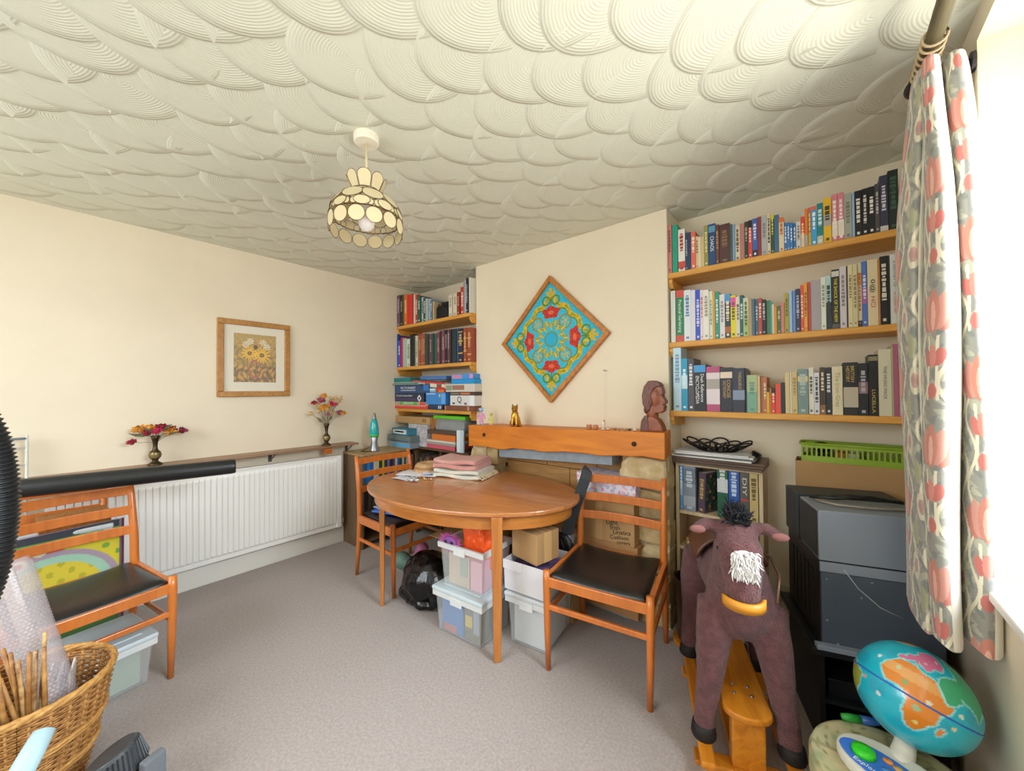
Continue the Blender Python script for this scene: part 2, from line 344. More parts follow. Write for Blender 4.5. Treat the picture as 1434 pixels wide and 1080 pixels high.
G().b2(-2.0, -.9, 2.3, 2.34, 0, .95).build('back_panel', cm('5a4026', .8), fp)
G().b2(-1.98, -.88, 2.12, 2.3, 0, .03).build('hearth', SL, fp, bevel=.004)
# ------------------------------------------------------------------ alcove shelves
ZR = [2.016, 1.612, 1.217]; ZL = [2.0, 1.585, 1.172]; YS = 2.253; YSL = 2.182
NAMES3 = ['top', 'middle', 'bottom']
def shelf(x0, x1, yf, zt, label, brk, group):
    t = T('wall_shelf', label, 'shelf', ((x0+x1)/2, yf, zt), 0, group); w = (x1-x0)/2
    G().b2(-w, w, 0, YB-yf, -.033, 0).build('board', W_SHELF, t, bevel=.006)
    for s in brk:
        pl = [(0.01, -.033), (0.01, -.055), (.035, -.085), (YB-yf-.002, -.095), (YB-yf-.002, -.033)]
        x = -w if s < 0 else w-.022
        G().ext([(a, b) for a, b in pl], .022, Matrix(((0, 0, 1, x), (1, 0, 0, 0), (0, 1, 0, 0), (0, 0, 0, 1)))).build('cleat', W_SHELF, t, bevel=.004)
for i in range(3):
    shelf(XC1+.001, XR-.003, YS, ZR[i], 'pine wall shelf in the alcove by the curtain, %s of three' % ['uppermost', 'the middle one', 'lowest'][i], (-1, 1), 'pine shelves right of the chimney breast')
    shelf(XL+.002, XC0-.001, YSL, ZL[i], 'pine wall shelf in the far left corner alcove, %s of three' % ['uppermost', 'the middle one', 'lowest'][i], (-1, 1), 'pine shelves left of the chimney breast')
# ------------------------------------------------------------------ books
PAGES = mat('paper_pages', 'e6dcc4', .85, var=.1, vscale=120, stretch=(1, .1, .1))
CNAMES = {'pink': (.82, .55, .55), 'teal': (.1, .55, .5), 'white': (.9, .9, .88), 'navy': (.12, .17, .32), 'salmon': (.88, .45, .36), 'cream': (.86, .8, .66), 'olive': (.55, .52, .28), 'blue': (.2, .42, .75), 'maroon': (.45, .13, .16), 'dark brown': (.27, .16, .12), 'pale blue': (.68, .82, .9), 'tan': (.72, .56, .38), 'dark green': (.1, .25, .17), 'red': (.83, .2, .18), 'grey': (.62, .62, .6), 'yellow': (.92, .8, .18), 'orange': (.92, .55, .15), 'black': (.08, .08, .09), 'green': (.35, .6, .35), 'lilac': (.75, .7, .78), 'brick': (.6, .33, .25), 'mauve': (.5, .33, .37), 'slate blue': (.35, .47, .55), 'magenta': (.75, .25, .45), 'charcoal': (.25, .25, .28)}
def cname(h):
    c = hexrgb(h); return min(CNAMES, key=lambda k: float(((np.array(CNAMES[k])-c)**2).sum()))
def make_book(x0, x1, z0, z1, yf, depth, c, label, group, opts='', tc=None, lean=0.0, seed=0):
    w, h = max(x1-x0, .005), z1-z0; rn = random.Random(seed)
    m = cm(c, .45); t = min(.002, w*.14)
    g = G().b2(-w/2, w/2, 0, t, 0, h).b2(-w/2, -w/2+t, t, depth, 0, h).b2(w/2-t, w/2, t, depth, 0, h)
    o = g.build('book', m, None, ((x0+x1)/2, yf, z0)); o.rotation_euler = (0, lean, 0)
    tag(o, label, 'book', group)
    G().b2(-w/2+t, w/2-t, t, depth-.003, .003, h-.003).build('pages', PAGES, o)
    nb = [0]
    def band(f0, f1, cc): nb[0] += 1; G().b2(-w/2+.0003, w/2-.0003, -.0003-.0003*nb[0], .0002, h*f0, h*f1).build('spine_band', cm(cc, .45), o)
    for k in opts.split('|'):
        if not k: continue
        if k[0] == 'b': _, a, b, cc = k.split(':'); band(float(a), float(b), cc)
        if k[0] == 't':                      # t:text:size:centre:colour:fit
            _, s, sz, cz, cc, ft = k.split(':'); off = 0
            if '^' in s: s, off = s.split('^'); off = float(off)
            M = Matrix.Translation((w*off, -.0008, h*float(cz))) @ Euler((PI/2, PI/2, 0), 'XYZ').to_matrix().to_4x4()
            M = Matrix(((0, 1, 0, w*off), (0, 0, -1, -.0019), (-1, 0, 0, h*float(cz)), (0, 0, 0, 1)))
            text(s, 'title', w*float(sz), cm(cc, .45), o, M, fit=h*float(ft))
    if tc:
        g = G(); z = h*rn.uniform(.78, .9); zend = h*rn.uniform(.25, .5)
        while z > zend:
            l = rn.uniform(.006, .02); ww = w*rn.uniform(.18, .3); g.b2(-ww, ww, -.0018, .0002, max(z-l, zend), z); z -= l+.005
        g.b2(-w*.2, w*.2, -.0018, .0002, h*.05, h*.05+min(w*.5, .012))
        lt = g.build('lettering', cm(tc, .45), o); lt['kind'] = 'stuff'
    return o
def book_row(spec, ox, oy, sc, yf, zs, where, start, group, depth=(.13, .17), span=None):
    rows = [r.split() for r in spec.strip().split('\n')]
    for i, r in enumerate(rows):
        a, b, yt, c = float(r[0]), float(r[1]), float(r[2]), r[3]
        tc = r[4] if len(r) > 4 and r[4] != '-' else None; opts = r[5].replace('_', ' ') if len(r) > 5 else ''
        lean = float(r[6]) if len(r) > 6 else 0
        xm = ox+(a+b)/2/sc; top = PY(xm, oy+yt/sc, yf).z
        X0, X1 = PY(ox+a/sc, oy+yt/sc, yf).x, PY(ox+b/sc, oy+yt/sc, yf).x
        if span:
            fa, fb = PY(ox+float(rows[0][0])/sc, oy+yt/sc, yf).x, PY(ox+float(rows[-1][1])/sc, oy+yt/sc, yf).x; s0, s1 = span[0] if span[0] is not None else fa, span[1] if span[1] is not None else fb
            X0, X1 = [s0+(v-fa)*(s1-s0)/(fb-fa) for v in (X0, X1)]
        w = X1-X0; hh = top-zs
        size = ('slim' if w < .016 else 'thick' if w > .034 else 'medium')
        kind = ('tall' if hh > .235 else 'short' if hh < .19 else 'mid-height')
        lab = '%s %s %s book, %s, %s from the %s' % (kind, size, cname(c), where, ordn(i+1), start)
        rn = random.Random(i*13+int(a)); dy = rn.uniform(-.006, .008)
        make_book(X0+.0004, X1-.0004, zs+.0003, top, yf+dy, min(rn.uniform(*depth), YB-yf-.02), c, lab, group, opts, tc, lean, i)
R1 = '''57 82 380 c8786e 8a4a40
84 114 380 1d9a7e -
116 154 402 e8e4dc b03028 b:.08:.24:c8483c
155 170 420 27405e a8b4c0
171 189 420 20385a -
190 215 418 dd6c54 f0e0d0
215 230 442 dcc8a0 8a7050
230 245 446 e0d0ac -
245 262 444 d8c090 -
262 285 384 96904c e0d8a0
286 325 374 1c4678 - b:.80:.95:5a9ac0|t:CHAOS:.75:.52:e8f0f4:.36
326 345 378 6a3a30 b09060
345 405 372 52302a 8a6a50
406 420 376 4a5c50 -
420 433 376 78a0c8 -
433 460 380 dccdb0 6a6048
460 487 372 b67c72 -
487 507 362 2c3428 a0a890
507 530 354 d04438 f0d0c0 b:.80:1:1a1614
530 560 344 3a62ae e0e4f0 b:.0:.18:202838
560 580 334 8c3034 -
580 612 325 b0b0ae 8a8a88
612 632 320 d8ccb0 5a5040
632 652 318 2e5038 d8c850 b:.88:1:d8c830
652 678 320 3c6a8c -
678 707 337 e0cfac c86838 b:.86:1:d86c34
707 724 366 3a78b4 e0ecf4
724 740 366 3c7cba e0ecf4
740 757 366 3874b0 e0ecf4
757 775 366 3c7ab6 e0ecf4
775 800 358 d8d4cc 807468
800 822 330 d84c34 f0d8a0 b:.0:.45:d8ccb8
822 840 290 e07c28 - b:.0:.3:b0a890
840 858 280 dd7258 f0e060 b:.0:.35:d8b838
858 890 275 38a0d4 e8f4fa b:.9:1:d8705c
890 925 260 1c8084 d0e4e4 b:.0:.2:c8c4b0
925 971 228 e6b81c 4a4020 b:.38:.62:b0a8a0
972 1005 208 d8848c f0e8e0 b:.1:.42:e8dccc
1005 1042 199 d8808c f0e8e0 b:.1:.42:e8dccc
1042 1084 201 a8ac9c 7a7e70
1085 1100 201 9cb8d8 -
1100 1140 187 17161a e8e4dc
1140 1175 177 16151a d8d4cc
1175 1212 167 18171b f0ece4
1212 1238 152 4c4a4e c0bcb8
1238 1285 103 393850 d8d4e0 b:.0:.1:d0ccc0
1286 1345 68 1c2c26 3c5a4c'''
book_row(R1, 920, 220, 3.983, 2.27, ZR[0], 'top right alcove shelf', 'chimney breast', 'books on the top right alcove shelf')
R2 = '''76 102 268 d4d4cc -
103 148 264 1e8050 - b:.86:1:c84c3c|b:.0:.13:c8503c|t:Practical_Gardening:.55:.5:e8f0e4:.62
149 187 264 dde4ea 6484b0
187 212 264 dcd8e4 -
212 240 262 2850c4 d0d8f4
240 258 264 e4d4d4 c08080
258 290 264 e6e4dc a09c90
290 308 270 dce4d0 80a870
308 322 272 dc9c3c -
322 345 274 2c9484 d8ece4
345 375 287 e4e0e0 a898a0
375 408 284 2c3c44 e8e0c0 b:.8:1:4a98d0|b:.12:.26:a85c30
408 438 292 e0d428 6a6020 b:.72:.95:e45898
438 460 300 dcd4bc 706850
460 480 292 1f5e68 c0d8d8
480 510 308 a8c070 507030 b:.45:1:c8ccb0
510 527 312 b49870 -
527 545 314 50687c -
545 565 314 3f6470 b0c4c8
565 585 310 b4443c e8d0c0
585 607 317 17171a b0b0a8
607 632 320 4c7c60 -
632 640 327 40b4a0 -
640 652 342 d8ccac -
652 667 352 e0882c -
667 690 352 4a6c38 b8c090
690 710 332 c87c74 -
710 734 280 a89c38 686020
735 752 268 9cbcdc -
752 770 266 6890cc -
770 797 257 2c3450 a8acc0
797 817 234 d85838 f0d8c0
817 837 222 e89c2c 8a5010
837 857 217 bc4c40 -
857 912 207 a49ca0 -
912 940 192 d8dccc 8c9c80
940 970 184 a8c8c4 2c3440 b:.0:.5:1c2430
971 1015 150 141414 - b:.88:.97:c8c4b8|b:.01:.08:585450|t:THE_SHOCK_OF_THE_NEW:.62:.48:e8d428:.74
1016 1054 132 cdc4c8 8c8088
1055 1062 130 3a2a28 -
1062 1088 124 d6ca9c 90805c
1088 1115 122 d2c698 90805c
1115 1140 117 d8cca8 b07030 b:.66:.86:dc8c34|b:.0:.1:2c3030
1140 1170 102 4c70b8 d8d8e8 b:.35:.6:a860a8
1171 1230 93 dccca4 - t:HCI:.62:.36:d04838:.16|t:|0@:.6:.6:282420:.2
1230 1240 92 bc8040 -
1240 1285 76 1a1512 d8d0bc
1285 1296 70 34363c -
1297 1345 64 d4d6cc - t:A_HISTORY_OF:.42:.72:4c7c8c:.38|t:MODERN_ART:.42:.3:c05850:.32'''
R2 = R2.replace('t:|0@:.6:.6:282420:.2', 't:0@:.6:.6:282420:.2')
book_row(R2, 920, 340, 3.983, 2.27, ZR[1], 'middle right alcove shelf', 'chimney breast', 'books on the middle right alcove shelf')
R3 = '''90 134 104 bcdcec 7c9cb8
135 169 168 1c98c0 d8f0f8 b:.42:.68:c4e4f0
170 204 168 4c444c d8d8e0
206 272 203 12141a - b:.84:.99:3c98d8|t:Desk_Reference^.2:.4:.5:f0f0ee:.6|t:ENCYCLOPEDIA^-.22:.42:.46:f0f0ee:.6
273 349 212 b04874 - b:.16:.86:e0d4d8|b:.5:.72:a8a098
350 419 218 1b1a2c - b:.76:.9:e4d0bc|t:CONCISE^.18:.4:.52:cca860:.4|t:DICTIONARY^-.16:.34:.5:cca860:.4
421 489 222 22283c - b:.28:.5:8090a8|t:THESAURUS^.1:.36:.72:c8a468:.4
490 500 232 1c1c20 -
501 558 260 a8b888 5c8c7c b:.0:.55:74a890
559 575 264 d4b080 -
575 590 268 9c6840 -
590 612 272 b86c44 e0c8a0
612 627 326 d8b024 - b:.8:1:2a2018
627 637 332 d07830 -
638 659 332 d8402c f0d0b0 b:.75:1:18140f
660 690 310 e04a38 -
690 712 302 17231f -
713 738 247 d0bc88 -
738 750 242 d8ccb4 -
750 781 242 ccb478 9c8448
782 842 227 748c88 a8b8b0 b:.72:.84:d0c090
843 873 217 dcd8c8 5c5848
874 904 247 d4d4dc 48484c
905 938 217 3c2a20 d8c8a8 b:.0:.2:8c6038
939 972 217 16202a c8ccd0
974 1034 212 d8ceac - t:The_Iron_Grey:.6:.52:b09c5c:.72
1036 1120 190 131214 - b:.15:.53:b8ac98|t:BRITISH^.12:.34:.78:c8a858:.3|t:HISTORY^-.2:.34:.78:c8a858:.3
1121 1175 194 17171c a8a8b0 b:.42:.64:8c6068
1176 1230 147 121114 - t:LUCELLA:.5:.24:d8b848:.38|b:.9:.97:8c8060
1231 1304 116 d2cbb0 - t:THE_MUSIC_PACK:.36:.5:6c6c5c:.5
1305 1312 95 a8b080 -
1313 1343 88 b05c78 -
1344 1376 86 d4ccb4 -'''
book_row(R3, 920, 460, 3.983, 2.265, ZR[2], 'bottom right alcove shelf', 'chimney breast', 'books on the bottom right alcove shelf')
L1 = '''172 200 297 6c4c64 c0a8b8
201 224 294 1d1a18 b8a880
225 244 292 605830 -
245 272 290 d8742c f0d0a0
272 319 287 d83030 -
320 332 290 5c2c3c -
332 350 287 dcccb0 -
350 370 292 c43434 f0d0c0
370 400 302 1c5c50 b0d0c0
401 420 312 d0d0bc 2c4c40
421 445 317 28485c c0d0d8
446 470 324 a8b4ac -
471 490 328 c8d4d4 6c8494
491 510 338 6080a8 d8dce0
511 527 352 c0a878 -'''
book_row(L1, 530, 370, 6.75, 2.19, ZL[0], 'top left alcove shelf', 'left wall', 'books on the top left alcove shelf', span=(XL+.004, None))
L1b = '''662 700 292 dcd4c4 a09884
701 708 292 3c4434 -
709 754 280 d8ccb4 a89c84
756 786 260 8c3828 c8a080
790 828 208 c43c2c f0d8d0
829 850 144 8c948c -
851 862 140 d0d4cc -
862 884 124 262444 b8b8cc
885 907 114 d8d8cc -'''
book_row(L1b, 530, 370, 6.75, 2.19, ZL[0], 'top left alcove shelf', 'black camera case', 'books on the top left alcove shelf', span=(None, XC0-.004))
L2 = '''182 190 660 2c4c94 -
191 214 722 4454c0 e0e0f4
215 240 692 c83040 -
240 270 700 a8c0bc -
271 308 706 d4d8cc 8c9488
310 344 662 15171a -
345 360 672 24403c -
361 384 674 ccc4b0 8c8470
385 409 658 9c5038 c8a070
410 429 658 a85840 c8a070
430 450 655 9c4c38 c8a070
450 474 658 2c4840 -
475 499 658 182420 -
500 524 658 6c4450 a88890
525 544 654 284844 -
545 570 652 305c54 -
571 597 643 7c3c4c b88890
598 620 628 301c1c -
621 650 620 74485c b090a0
651 672 617 161416 a8a090
673 695 613 704050 b090a0
696 714 612 2a2024 -
715 740 608 1c3c34 -
741 764 607 203048 -
765 782 603 3c5880 -
783 828 603 1c2444 c8b060 b:.6:.64:c8a850|b:.25:.29:c8a850|b:.88:.91:c8a850
830 862 598 984830 d8a868 b:.68:.72:d8a868|b:.3:.34:d8a868
863 903 593 9c4c34 d8a868 b:.68:.72:d8a868|b:.2:.24:d8a868'''
book_row(L2, 530, 370, 6.75, 2.19, ZL[1], 'middle left alcove shelf', 'left wall', 'books on the middle left alcove shelf', span=(XL+.004, XC0-.004))
# black camera case between the books
a, b = PY(530+532/6.75, 440, 2.2), PY(530+655/6.75, 440, 2.2)
cc = T('camera_case', 'soft black camera case between the books on the far corner top shelf', 'case', ((a.x+b.x)/2, 2.27, ZL[0]))
w = b.x-a.x-.004
G().box((0, 0, .06), (w, .12, .12), taper=1.0).build('body', mat('black_cloth', '17171a', .8, bump=.3, bscale=200), cc, bevel=.02, seg=3)
G().box((w*.12, -.002, .135), (w*.6, .09, .04)).build('flap', _M['black_cloth'], cc, bevel=.014, seg=3)
G().tube([(-w*.4, -.05, .1), (-w*.2, -.066, .13), (w*.1, -.066, .1), (w*.35, -.06, .06)], .006, 6).build('strap', BLACK, cc, smooth=True)
# ------------------------------------------------------------------ boxed games on the lowest far corner shelf
def face_box(name, label, cat, r, yf, depth, c, group=None, ry=0, bands=(), lid=None, m=None, ox=470, oy=500, sc=5.4, z0=None, bev=.002):
    x0, y0, x1, y1 = [q/sc for q in r]; ym = (y0+y1)/2; xm = (x0+x1)/2
    X0, X1 = PY(ox+x0, oy+ym, yf).x, PY(ox+x1, oy+ym, yf).x
    zt, zb = PY(ox+xm, oy+y0, yf).z, PY(ox+xm, oy+y1, yf).z
    if z0 is not None: zt += z0-zb; zb = z0
    w, h = X1-X0, zt-zb
    o = G().b2(-w/2, w/2, 0, depth, 0, h).build(name, m or cm(c, .5), None, ((X0+X1)/2, yf, zb), bevel=bev, seg=1)
    if ry: o.rotation_euler = (0, ry, 0)
    tag(o, label, cat, group)
    for (f0, f1, g0, g1, bc) in bands: G().b2(-w/2+w*f0, -w/2+w*f1, -.0006, .0004, h*g0, h*g1).build('printed_panel', cm(bc, .5), o)
    if lid: G().b2(-w/2-.001, w/2+.001, -.0012, depth+.001, h*lid, h+.0006).build('lid', m or cm(c, .5), o, bevel=.001, seg=1)
    return o, w, h
def front_text(s, o, x, z, size, c, fit=None): return text(s, 'lettering', size, cm(c, .5), o, Matrix(((1, 0, 0, x), (0, 0, -1, -.0012), (0, 1, 0, z), (0, 0, 0, 1))), fit=fit)
GG = 'boxed games on the far corner shelf'
zl = ZL[2]; YG = 2.165
o, w, h = face_box('game_box', 'flat red game box at the bottom of the left game pile', 'game box', (436, 362, 695, 388), YG, .27, 'd84a40', GG, z0=zl, bands=((.02, .96, .75, .95, 'e8b0a0'),)); z = zl+h+.001
o, w, h = face_box('game_box', 'flat green and cream game box second from bottom of the left game pile', 'game box', (436, 335, 700, 360), YG, .27, 'b8a890', GG, z0=z, bands=((.2, .7, .1, .9, '58b050'), (.78, .93, .1, .9, 'd85048')))
front_text('CREATE', o, -.03, h/2, h*.9, 'f0f0e8', w*.3); z += h+.001
o, w, h = face_box('game_box', 'navy game box with a white diamond in the left game pile', 'game box', (436, 270, 668, 333), YG, .27, '2a3550', GG, z0=z, bands=((.02, .95, .1, .42, '4a3c60'),))
g = G(); g.add([(w*.36+a*.034, -.0012, h*.42+b*.034) for a, b in ((-1, 0), (0, -1), (1, 0), (0, 1))], [(0, 1, 2, 3)]); q = g.build('diamond', cm('e8ecf0', .5), o)
g = G(); g.add([(w*.36+a*.016, -.0016, h*.42+b*.016) for a, b in ((-1, 0), (0, -1), (1, 0), (0, 1))], [(0, 1, 2, 3)]); g.build('diamond_centre', cm('28344c', .5), q)
front_text('Commander', o, -w*.12, h*.72, h*.36, 'd8e0e8', w*.55); z += h+.001
o, w, h = face_box('game_box', 'slate-blue game box with white lettering atop the left game pile', 'game box', (436, 203, 705, 266), YG, .27, '33527c', GG, z0=z, bands=((.86, .99, .3, .95, '2c7cc8'),))
front_text('PICTIONARY', o, -w*.06, h*.62, h*.42, 'e8ecf0', w*.42); G().b2(-w*.27, w*.15, -.001, 0, h*.3, h*.36).build('printed_line', cm('e8ecf0', .5), o); z += h+.001
for k, (c, x0, x1) in enumerate((('8aa098', 405, 640), ('6c9088', 412, 600), ('a0b0a4', 420, 620))):
    o, w, h = face_box('folder', '%s thin paper folder lying on the slate-blue game box' % ['grey-green protruding', 'teal-grey', 'pale grey-green'][k], 'folder', (x0, 190, x1, 197), YG-.03+.01*k, .22, c, 'folders on the game pile', z0=z, bev=.0008); z += h+.0008
o, w, h = face_box('notebook', 'teal hardback notebook pile topping the left game pile', 'notebook', (432, 140, 565, 170), YG-.01, .2, '1f7d82', z0=z)
o, w, h = face_box('game_box', 'small navy box with white stripes between the game piles', 'game box', (704, 345, 808, 383), YG, .2, '243c5c', GG, z0=zl, bands=((.7, .78, .2, .8, 'e0e4e8'), (.84, .9, .2, .8, 'e0e4e8'))); z = zl+h+.001
o, w, h = face_box('game_box', 'sky-blue cube-like game box between the two game piles', 'game box', (682, 248, 830, 338), YG-.005, .2, '3c8ad4', GG, z0=z, bands=((.03, .5, .86, .93, 'c8e0f4'), (.8, .99, .1, .9, '68acf0'))); z += h+.001
g = G(); g.ball((w*.22, -.001, h*.75), (.011, .002, .014), 10, 6); g.build('oval_badge', cm('d8d890', .5), o)
face_box('game_box', 'light blue small carton on the sky-blue game box', 'game box', (690, 212, 756, 245), YG+.01, .1, '7cb8d8', GG, z0=z, bands=((.2, .9, .5, .9, 'e0e8ec'),))
o, w, h = face_box('game_box', 'small red and orange carton beside the light blue carton', 'game box', (758, 205, 822, 245), YG+.01, .1, 'c83a30', GG, z0=z, bands=((.3, .98, .02, .5, 'd88040'),)); z += h+.001
o, w, h = face_box('game_box', 'white and brown game box with red lid tilted across the piles', 'game box', (578, 148, 828, 190), YG+.012, .2, 'e4dccc', GG, ry=.07, z0=z+.004, bands=((.0, 1, .68, 1, 'c83440'), (.4, .56, .02, .66, '7c5840'), (.76, .9, .02, .66, '7c5840'))); z += h+.014
face_box('game_box', 'glossy blue sloping game box right under the middle shelf', 'game box', (640, 118, 832, 145), YG+.02, .2, '4a78b8', GG, ry=.02, z0=z+.006)
o, w, h = face_box('game_box', 'brown leatherette game box at bottom of the right game pile', 'game box', (822, 347, 1048, 384), YG, .25, '7c4a38', GG, z0=zl, bands=((.78, .84, .05, .95, 'b89060'), (.02, .06, .05, .95, 'b89060'))); z = zl+h+.001
o, w, h = face_box('game_box', 'white game box with a large Q in the right game pile', 'game box', (866, 264, 1048, 342), YG, .22, 'dcdcdc', GG, z0=z, bands=((.82, .99, .02, .98, 'eaf0f4'), (.1, .2, .12, .3, '384858'), (.6, .7, .1, .3, '884868')))
front_text('Q', o, -w*.1, h*.56, h*.85, '26282c'); z += h+.001
o, w, h = face_box('game_box', 'dark brown flat game box with orange lettering above the Q box', 'game box', (862, 237, 1052, 262), YG, .22, '4c3c34', GG, z0=z, bands=((.45, .82, .2, .8, 'c87850'), (.05, .4, .3, .7, '8c8474'))); z += h+.001
o, w, h = face_box('game_box', 'grey and white game box with pink panel in the right pile', 'game box', (832, 172, 1050, 232), YG, .22, 'd4d0c8', GG, z0=z, bands=((.24, .66, .25, .85, '9c7868'), (.02, .22, .2, .85, '8c9c84'))); z += h+.001
o, w, h = face_box('game_box', 'bright blue game box second from top of the right pile', 'game box', (876, 133, 1046, 168), YG, .2, '1c98e0', GG, z0=z); z += h+.001
face_box('game_box', 'blue and pink game box topmost of the right game pile', 'game box', (876, 93, 1040, 131), YG+.003, .2, '4a94dc', GG, z0=z, bands=((.02, .5, .1, .9, 'c090b8'), (.84, .99, .1, .9, 'd898cc')))
# ------------------------------------------------------------------ left wall: radiator, shelf, vases, picture
rad = T('radiator', 'long white fluted panel radiator under the narrow shelf on the left wall', 'radiator', (XL, .8, 0))
RY0, RY1, RZ0, RZ1, RX = -.05, 1.57, .165, .782, .10
n = 48; pts = []
for i in range(n):
    for f, d in ((0, 0), (.14, .012), (.86, .012), (1, 0)): pts.append((RY0-.8+.04+(RY1-RY0-.08)*(i+f)/n, d))
zz = [RZ0, RZ0+.03, RZ0+.045, RZ1-.045, RZ1-.03, RZ1]; sc_ = [0, 0, 1, 1, 0, 0]
g = G(); vs = [(RX-.012+d*s, y, z) for z, s in zip(zz, sc_) for y, d in pts]; m_ = len(pts)
g.add(vs, [(j*m_+i, j*m_+i+1, (j+1)*m_+i+1, (j+1)*m_+i) for j in range(5) for i in range(m_-1)])
g.build('front_panel', WHITE, rad)
G().b2(RX-.05, RX-.013, RY0-.8, RY1-.8, RZ0+.01, RZ1-.01).build('body', WHITE, rad, bevel=.004)
for y in (RY0-.8, RY1-.8-.04): G().b2(RX-.015, RX, y, y+.04, RZ0, RZ1).build('end_strip', WHITE, rad, bevel=.003)
G().b2(RX-.052, RX+.001, RY0-.8, RY1-.8, RZ1-.004, RZ1+.006).build('top_cover', WHITE, rad, bevel=.002)
G().lathe([(.011, 0), (.013, .01), (.013, .035), (.006, .045)], 12, TR((RX-.03, RY1-.8+.02, RZ0+.025))).build('valve', cm('c8c4bc', .3), rad, smooth=True)
G().tube([(RX-.03, RY1-.8-.01, RZ0+.03), (RX-.03, RY1-.8+.02, RZ0+.03), (RX-.03, RY1-.8+.02, .15)], .007, 8).build('tail_pipe', SK, rad, smooth=True)
for y in (.25-.8, 1.3-.8): G().b2(.001, RX-.05, y, y+.03, .3, .62).build('wall_bracket', WHITE, rad)
rs = T('radiator_shelf', 'narrow brown wooden shelf running above the radiator', 'shelf', (XL, .8, .87))
g = G(); g.add([(0.001, -.95, -.0), (.155, -.95, -.0), (.155, .9, -.0), (.001, .9, -.0), (.001, -.95, .014), (.155, -.95, .014), (.155, .9, .014), (.001, .9, .014)], [(3, 2, 1, 0), (4, 5, 6, 7), (0, 1, 5, 4), (1, 2, 6, 5), (2, 3, 7, 6), (3, 0, 4, 7)])
g.build('board', mat('shelf_brown', 'a58468', .45, wood=(30, 2, 30), c2='8f6e54'), rs, bevel=.003)
for y in (-.4, .25, .86):
    G().b2(.001, .13, y-.012, y+.012, -.006, -.001).b2(.001, .006, y-.012, y+.012, -.075, -.001).tube([(.006, y, -.065), (.05, y, -.045), (.11, y, -.008)], .004, 6).build('metal_bracket', cm('5c5850', .4), rs)
G().b2(.07, .13, .615, .675, -.055, -.001).build('wooden_block', W_ORANGE, rs, bevel=.004)
VP = [(0, 0), (.036, 0), (.038, .004), (.030, .012), (.016, .022), (.014, .030), (.026, .045), (.031, .062), (.027, .080), (.014, .095), (.011, .115), (.013, .140), (.019, .165), (.024, .182), (.021, .184), (.012, .160)]
def flower(g, c, r, mi, rn, n=9):
    for k in range(n):
        a = rn.uniform(0, 2*PI); e = rn.uniform(-.2, 1.2); d = Vector((math.cos(a)*math.cos(e), math.sin(a)*math.cos(e), math.sin(e))); p = Vector(c); s = d.orthogonal().normalized(); q = d.cross(s)
        g.add([p, p+d*r*.6+s*r*.38, p+d*r, p+d*r*.6-s*r*.38, p+d*r*.6+q*r*.25], [(0, 1, 4), (1, 2, 4), (2, 3, 4), (3, 0, 4)], mi)
    g.ball(c, r*.45, 6, 4, mi)
RED, ORA, CRM, MAG, LEAF = cm('9c2436', .7), cm('d8963c', .7), cm('d8b880', .8), cm('c82c58', .7), mat('dry_leaf', '8a8a68', .8, var=.3)
def vase(y, label, flabel, heads, stems):
    z = .885; t = tag(G().lathe(VP, 20).build('vase', BRASS, None, (XL+.085, y, z), smooth=True), label, 'vase', 'brass vases on the radiator shelf')
    G().lathe([(.0262, .043), (.0318, .062), (.0275, .078)], 20, caps=False).build('engraved_band', cm('8c7c54', .4, metal=.7), t, smooth=True)
    f = T('dried_flowers', flabel, 'flowers', (XL+.085, y, z+.14), 0, 'dried flower bunches'); rn = random.Random(int(y*100))
    for i, (dy, dz, dx, r, m) in enumerate(heads):
        c = Vector((dx, dy, dz)); b = Vector((rn.uniform(-.004, .004), rn.uniform(-.004, .004), 0)); mid = (b+c)/2+Vector((0, -dy*.12, dz*.12))
        G().tube([b, mid, c], .0016, 5).build('stem', LEAF, f)
        g = G(); flower(g, c, r, 0, rn, 14); g.build('bloom', m, f)
    for i in range(stems):
        a = rn.uniform(-1, 1); L = rn.uniform(.05, .09); g = G(); p = Vector((rn.uniform(-.03, .05), a*.05, .04+rn.uniform(0, .03))); d = Vector((rn.uniform(-.3, .6), a, rn.uniform(.1, .8))).normalized(); s = d.orthogonal().normalized()*.012
        g.add([p, p+d*L*.5+s, p+d*L, p+d*L*.5-s], [(0, 1, 2, 3)]); g.build('leaf', LEAF, f)
vase(.385, 'small dark brass vase holding a low wide bunch, by the black roll', 'low wide bunch of dried orange and crimson flowers, left on radiator shelf',
     [(-.105, .01, .01, .03, RED), (-.07, .085, .0, .042, ORA), (-.03, .095, .02, .036, ORA), (0, .07, .03, .038, MAG), (.04, .085, .0, .04, RED), (.075, .06, .02, .038, ORA), (.085, .075, -.02, .03, RED), (.13, .06, 0, .034, cm('8c2c44', .7)), (.02, .09, -.02, .032, RED), (-.045, .06, .03, .03, RED), (.055, .055, .035, .026, ORA)], 9)
rn = random.Random(5)
h2 = [(-.125, .13, .0, .022, CRM), (-.10, .22, .0, .024, RED), (-.055, .24, .02, .032, cm('a04858', .7)), (-.02, .275, -.01, .028, ORA), (-.04, .17, .03, .036, ORA), (-.01, .18, .02, .034, cm('d8a040', .7)), (.045, .205, .02, .03, MAG), (.055, .23, -.02, .022, CRM), (.075, .26, .0, .018, CRM), (.11, .125, .0, .028, cm('a85878', .7)), (.14, .12, .01, .026, ORA), (.12, .245, .0, .018, CRM), (.13, .27, 0, .012, CRM), (.05, .13, .02, .022, CRM), (.09, .2, 0, .016, CRM), (-.08, .15, .02, .016, CRM), (.0, .12, .03, .018, cm('b06070', .7)), (-.07, .2, 0, .02, CRM), (.03, .26, 0, .014, CRM), (.1, .225, .02, .014, CRM)]
h2 = [(a, b, c, r*1.25, m) for a, b, c, r, m in h2]
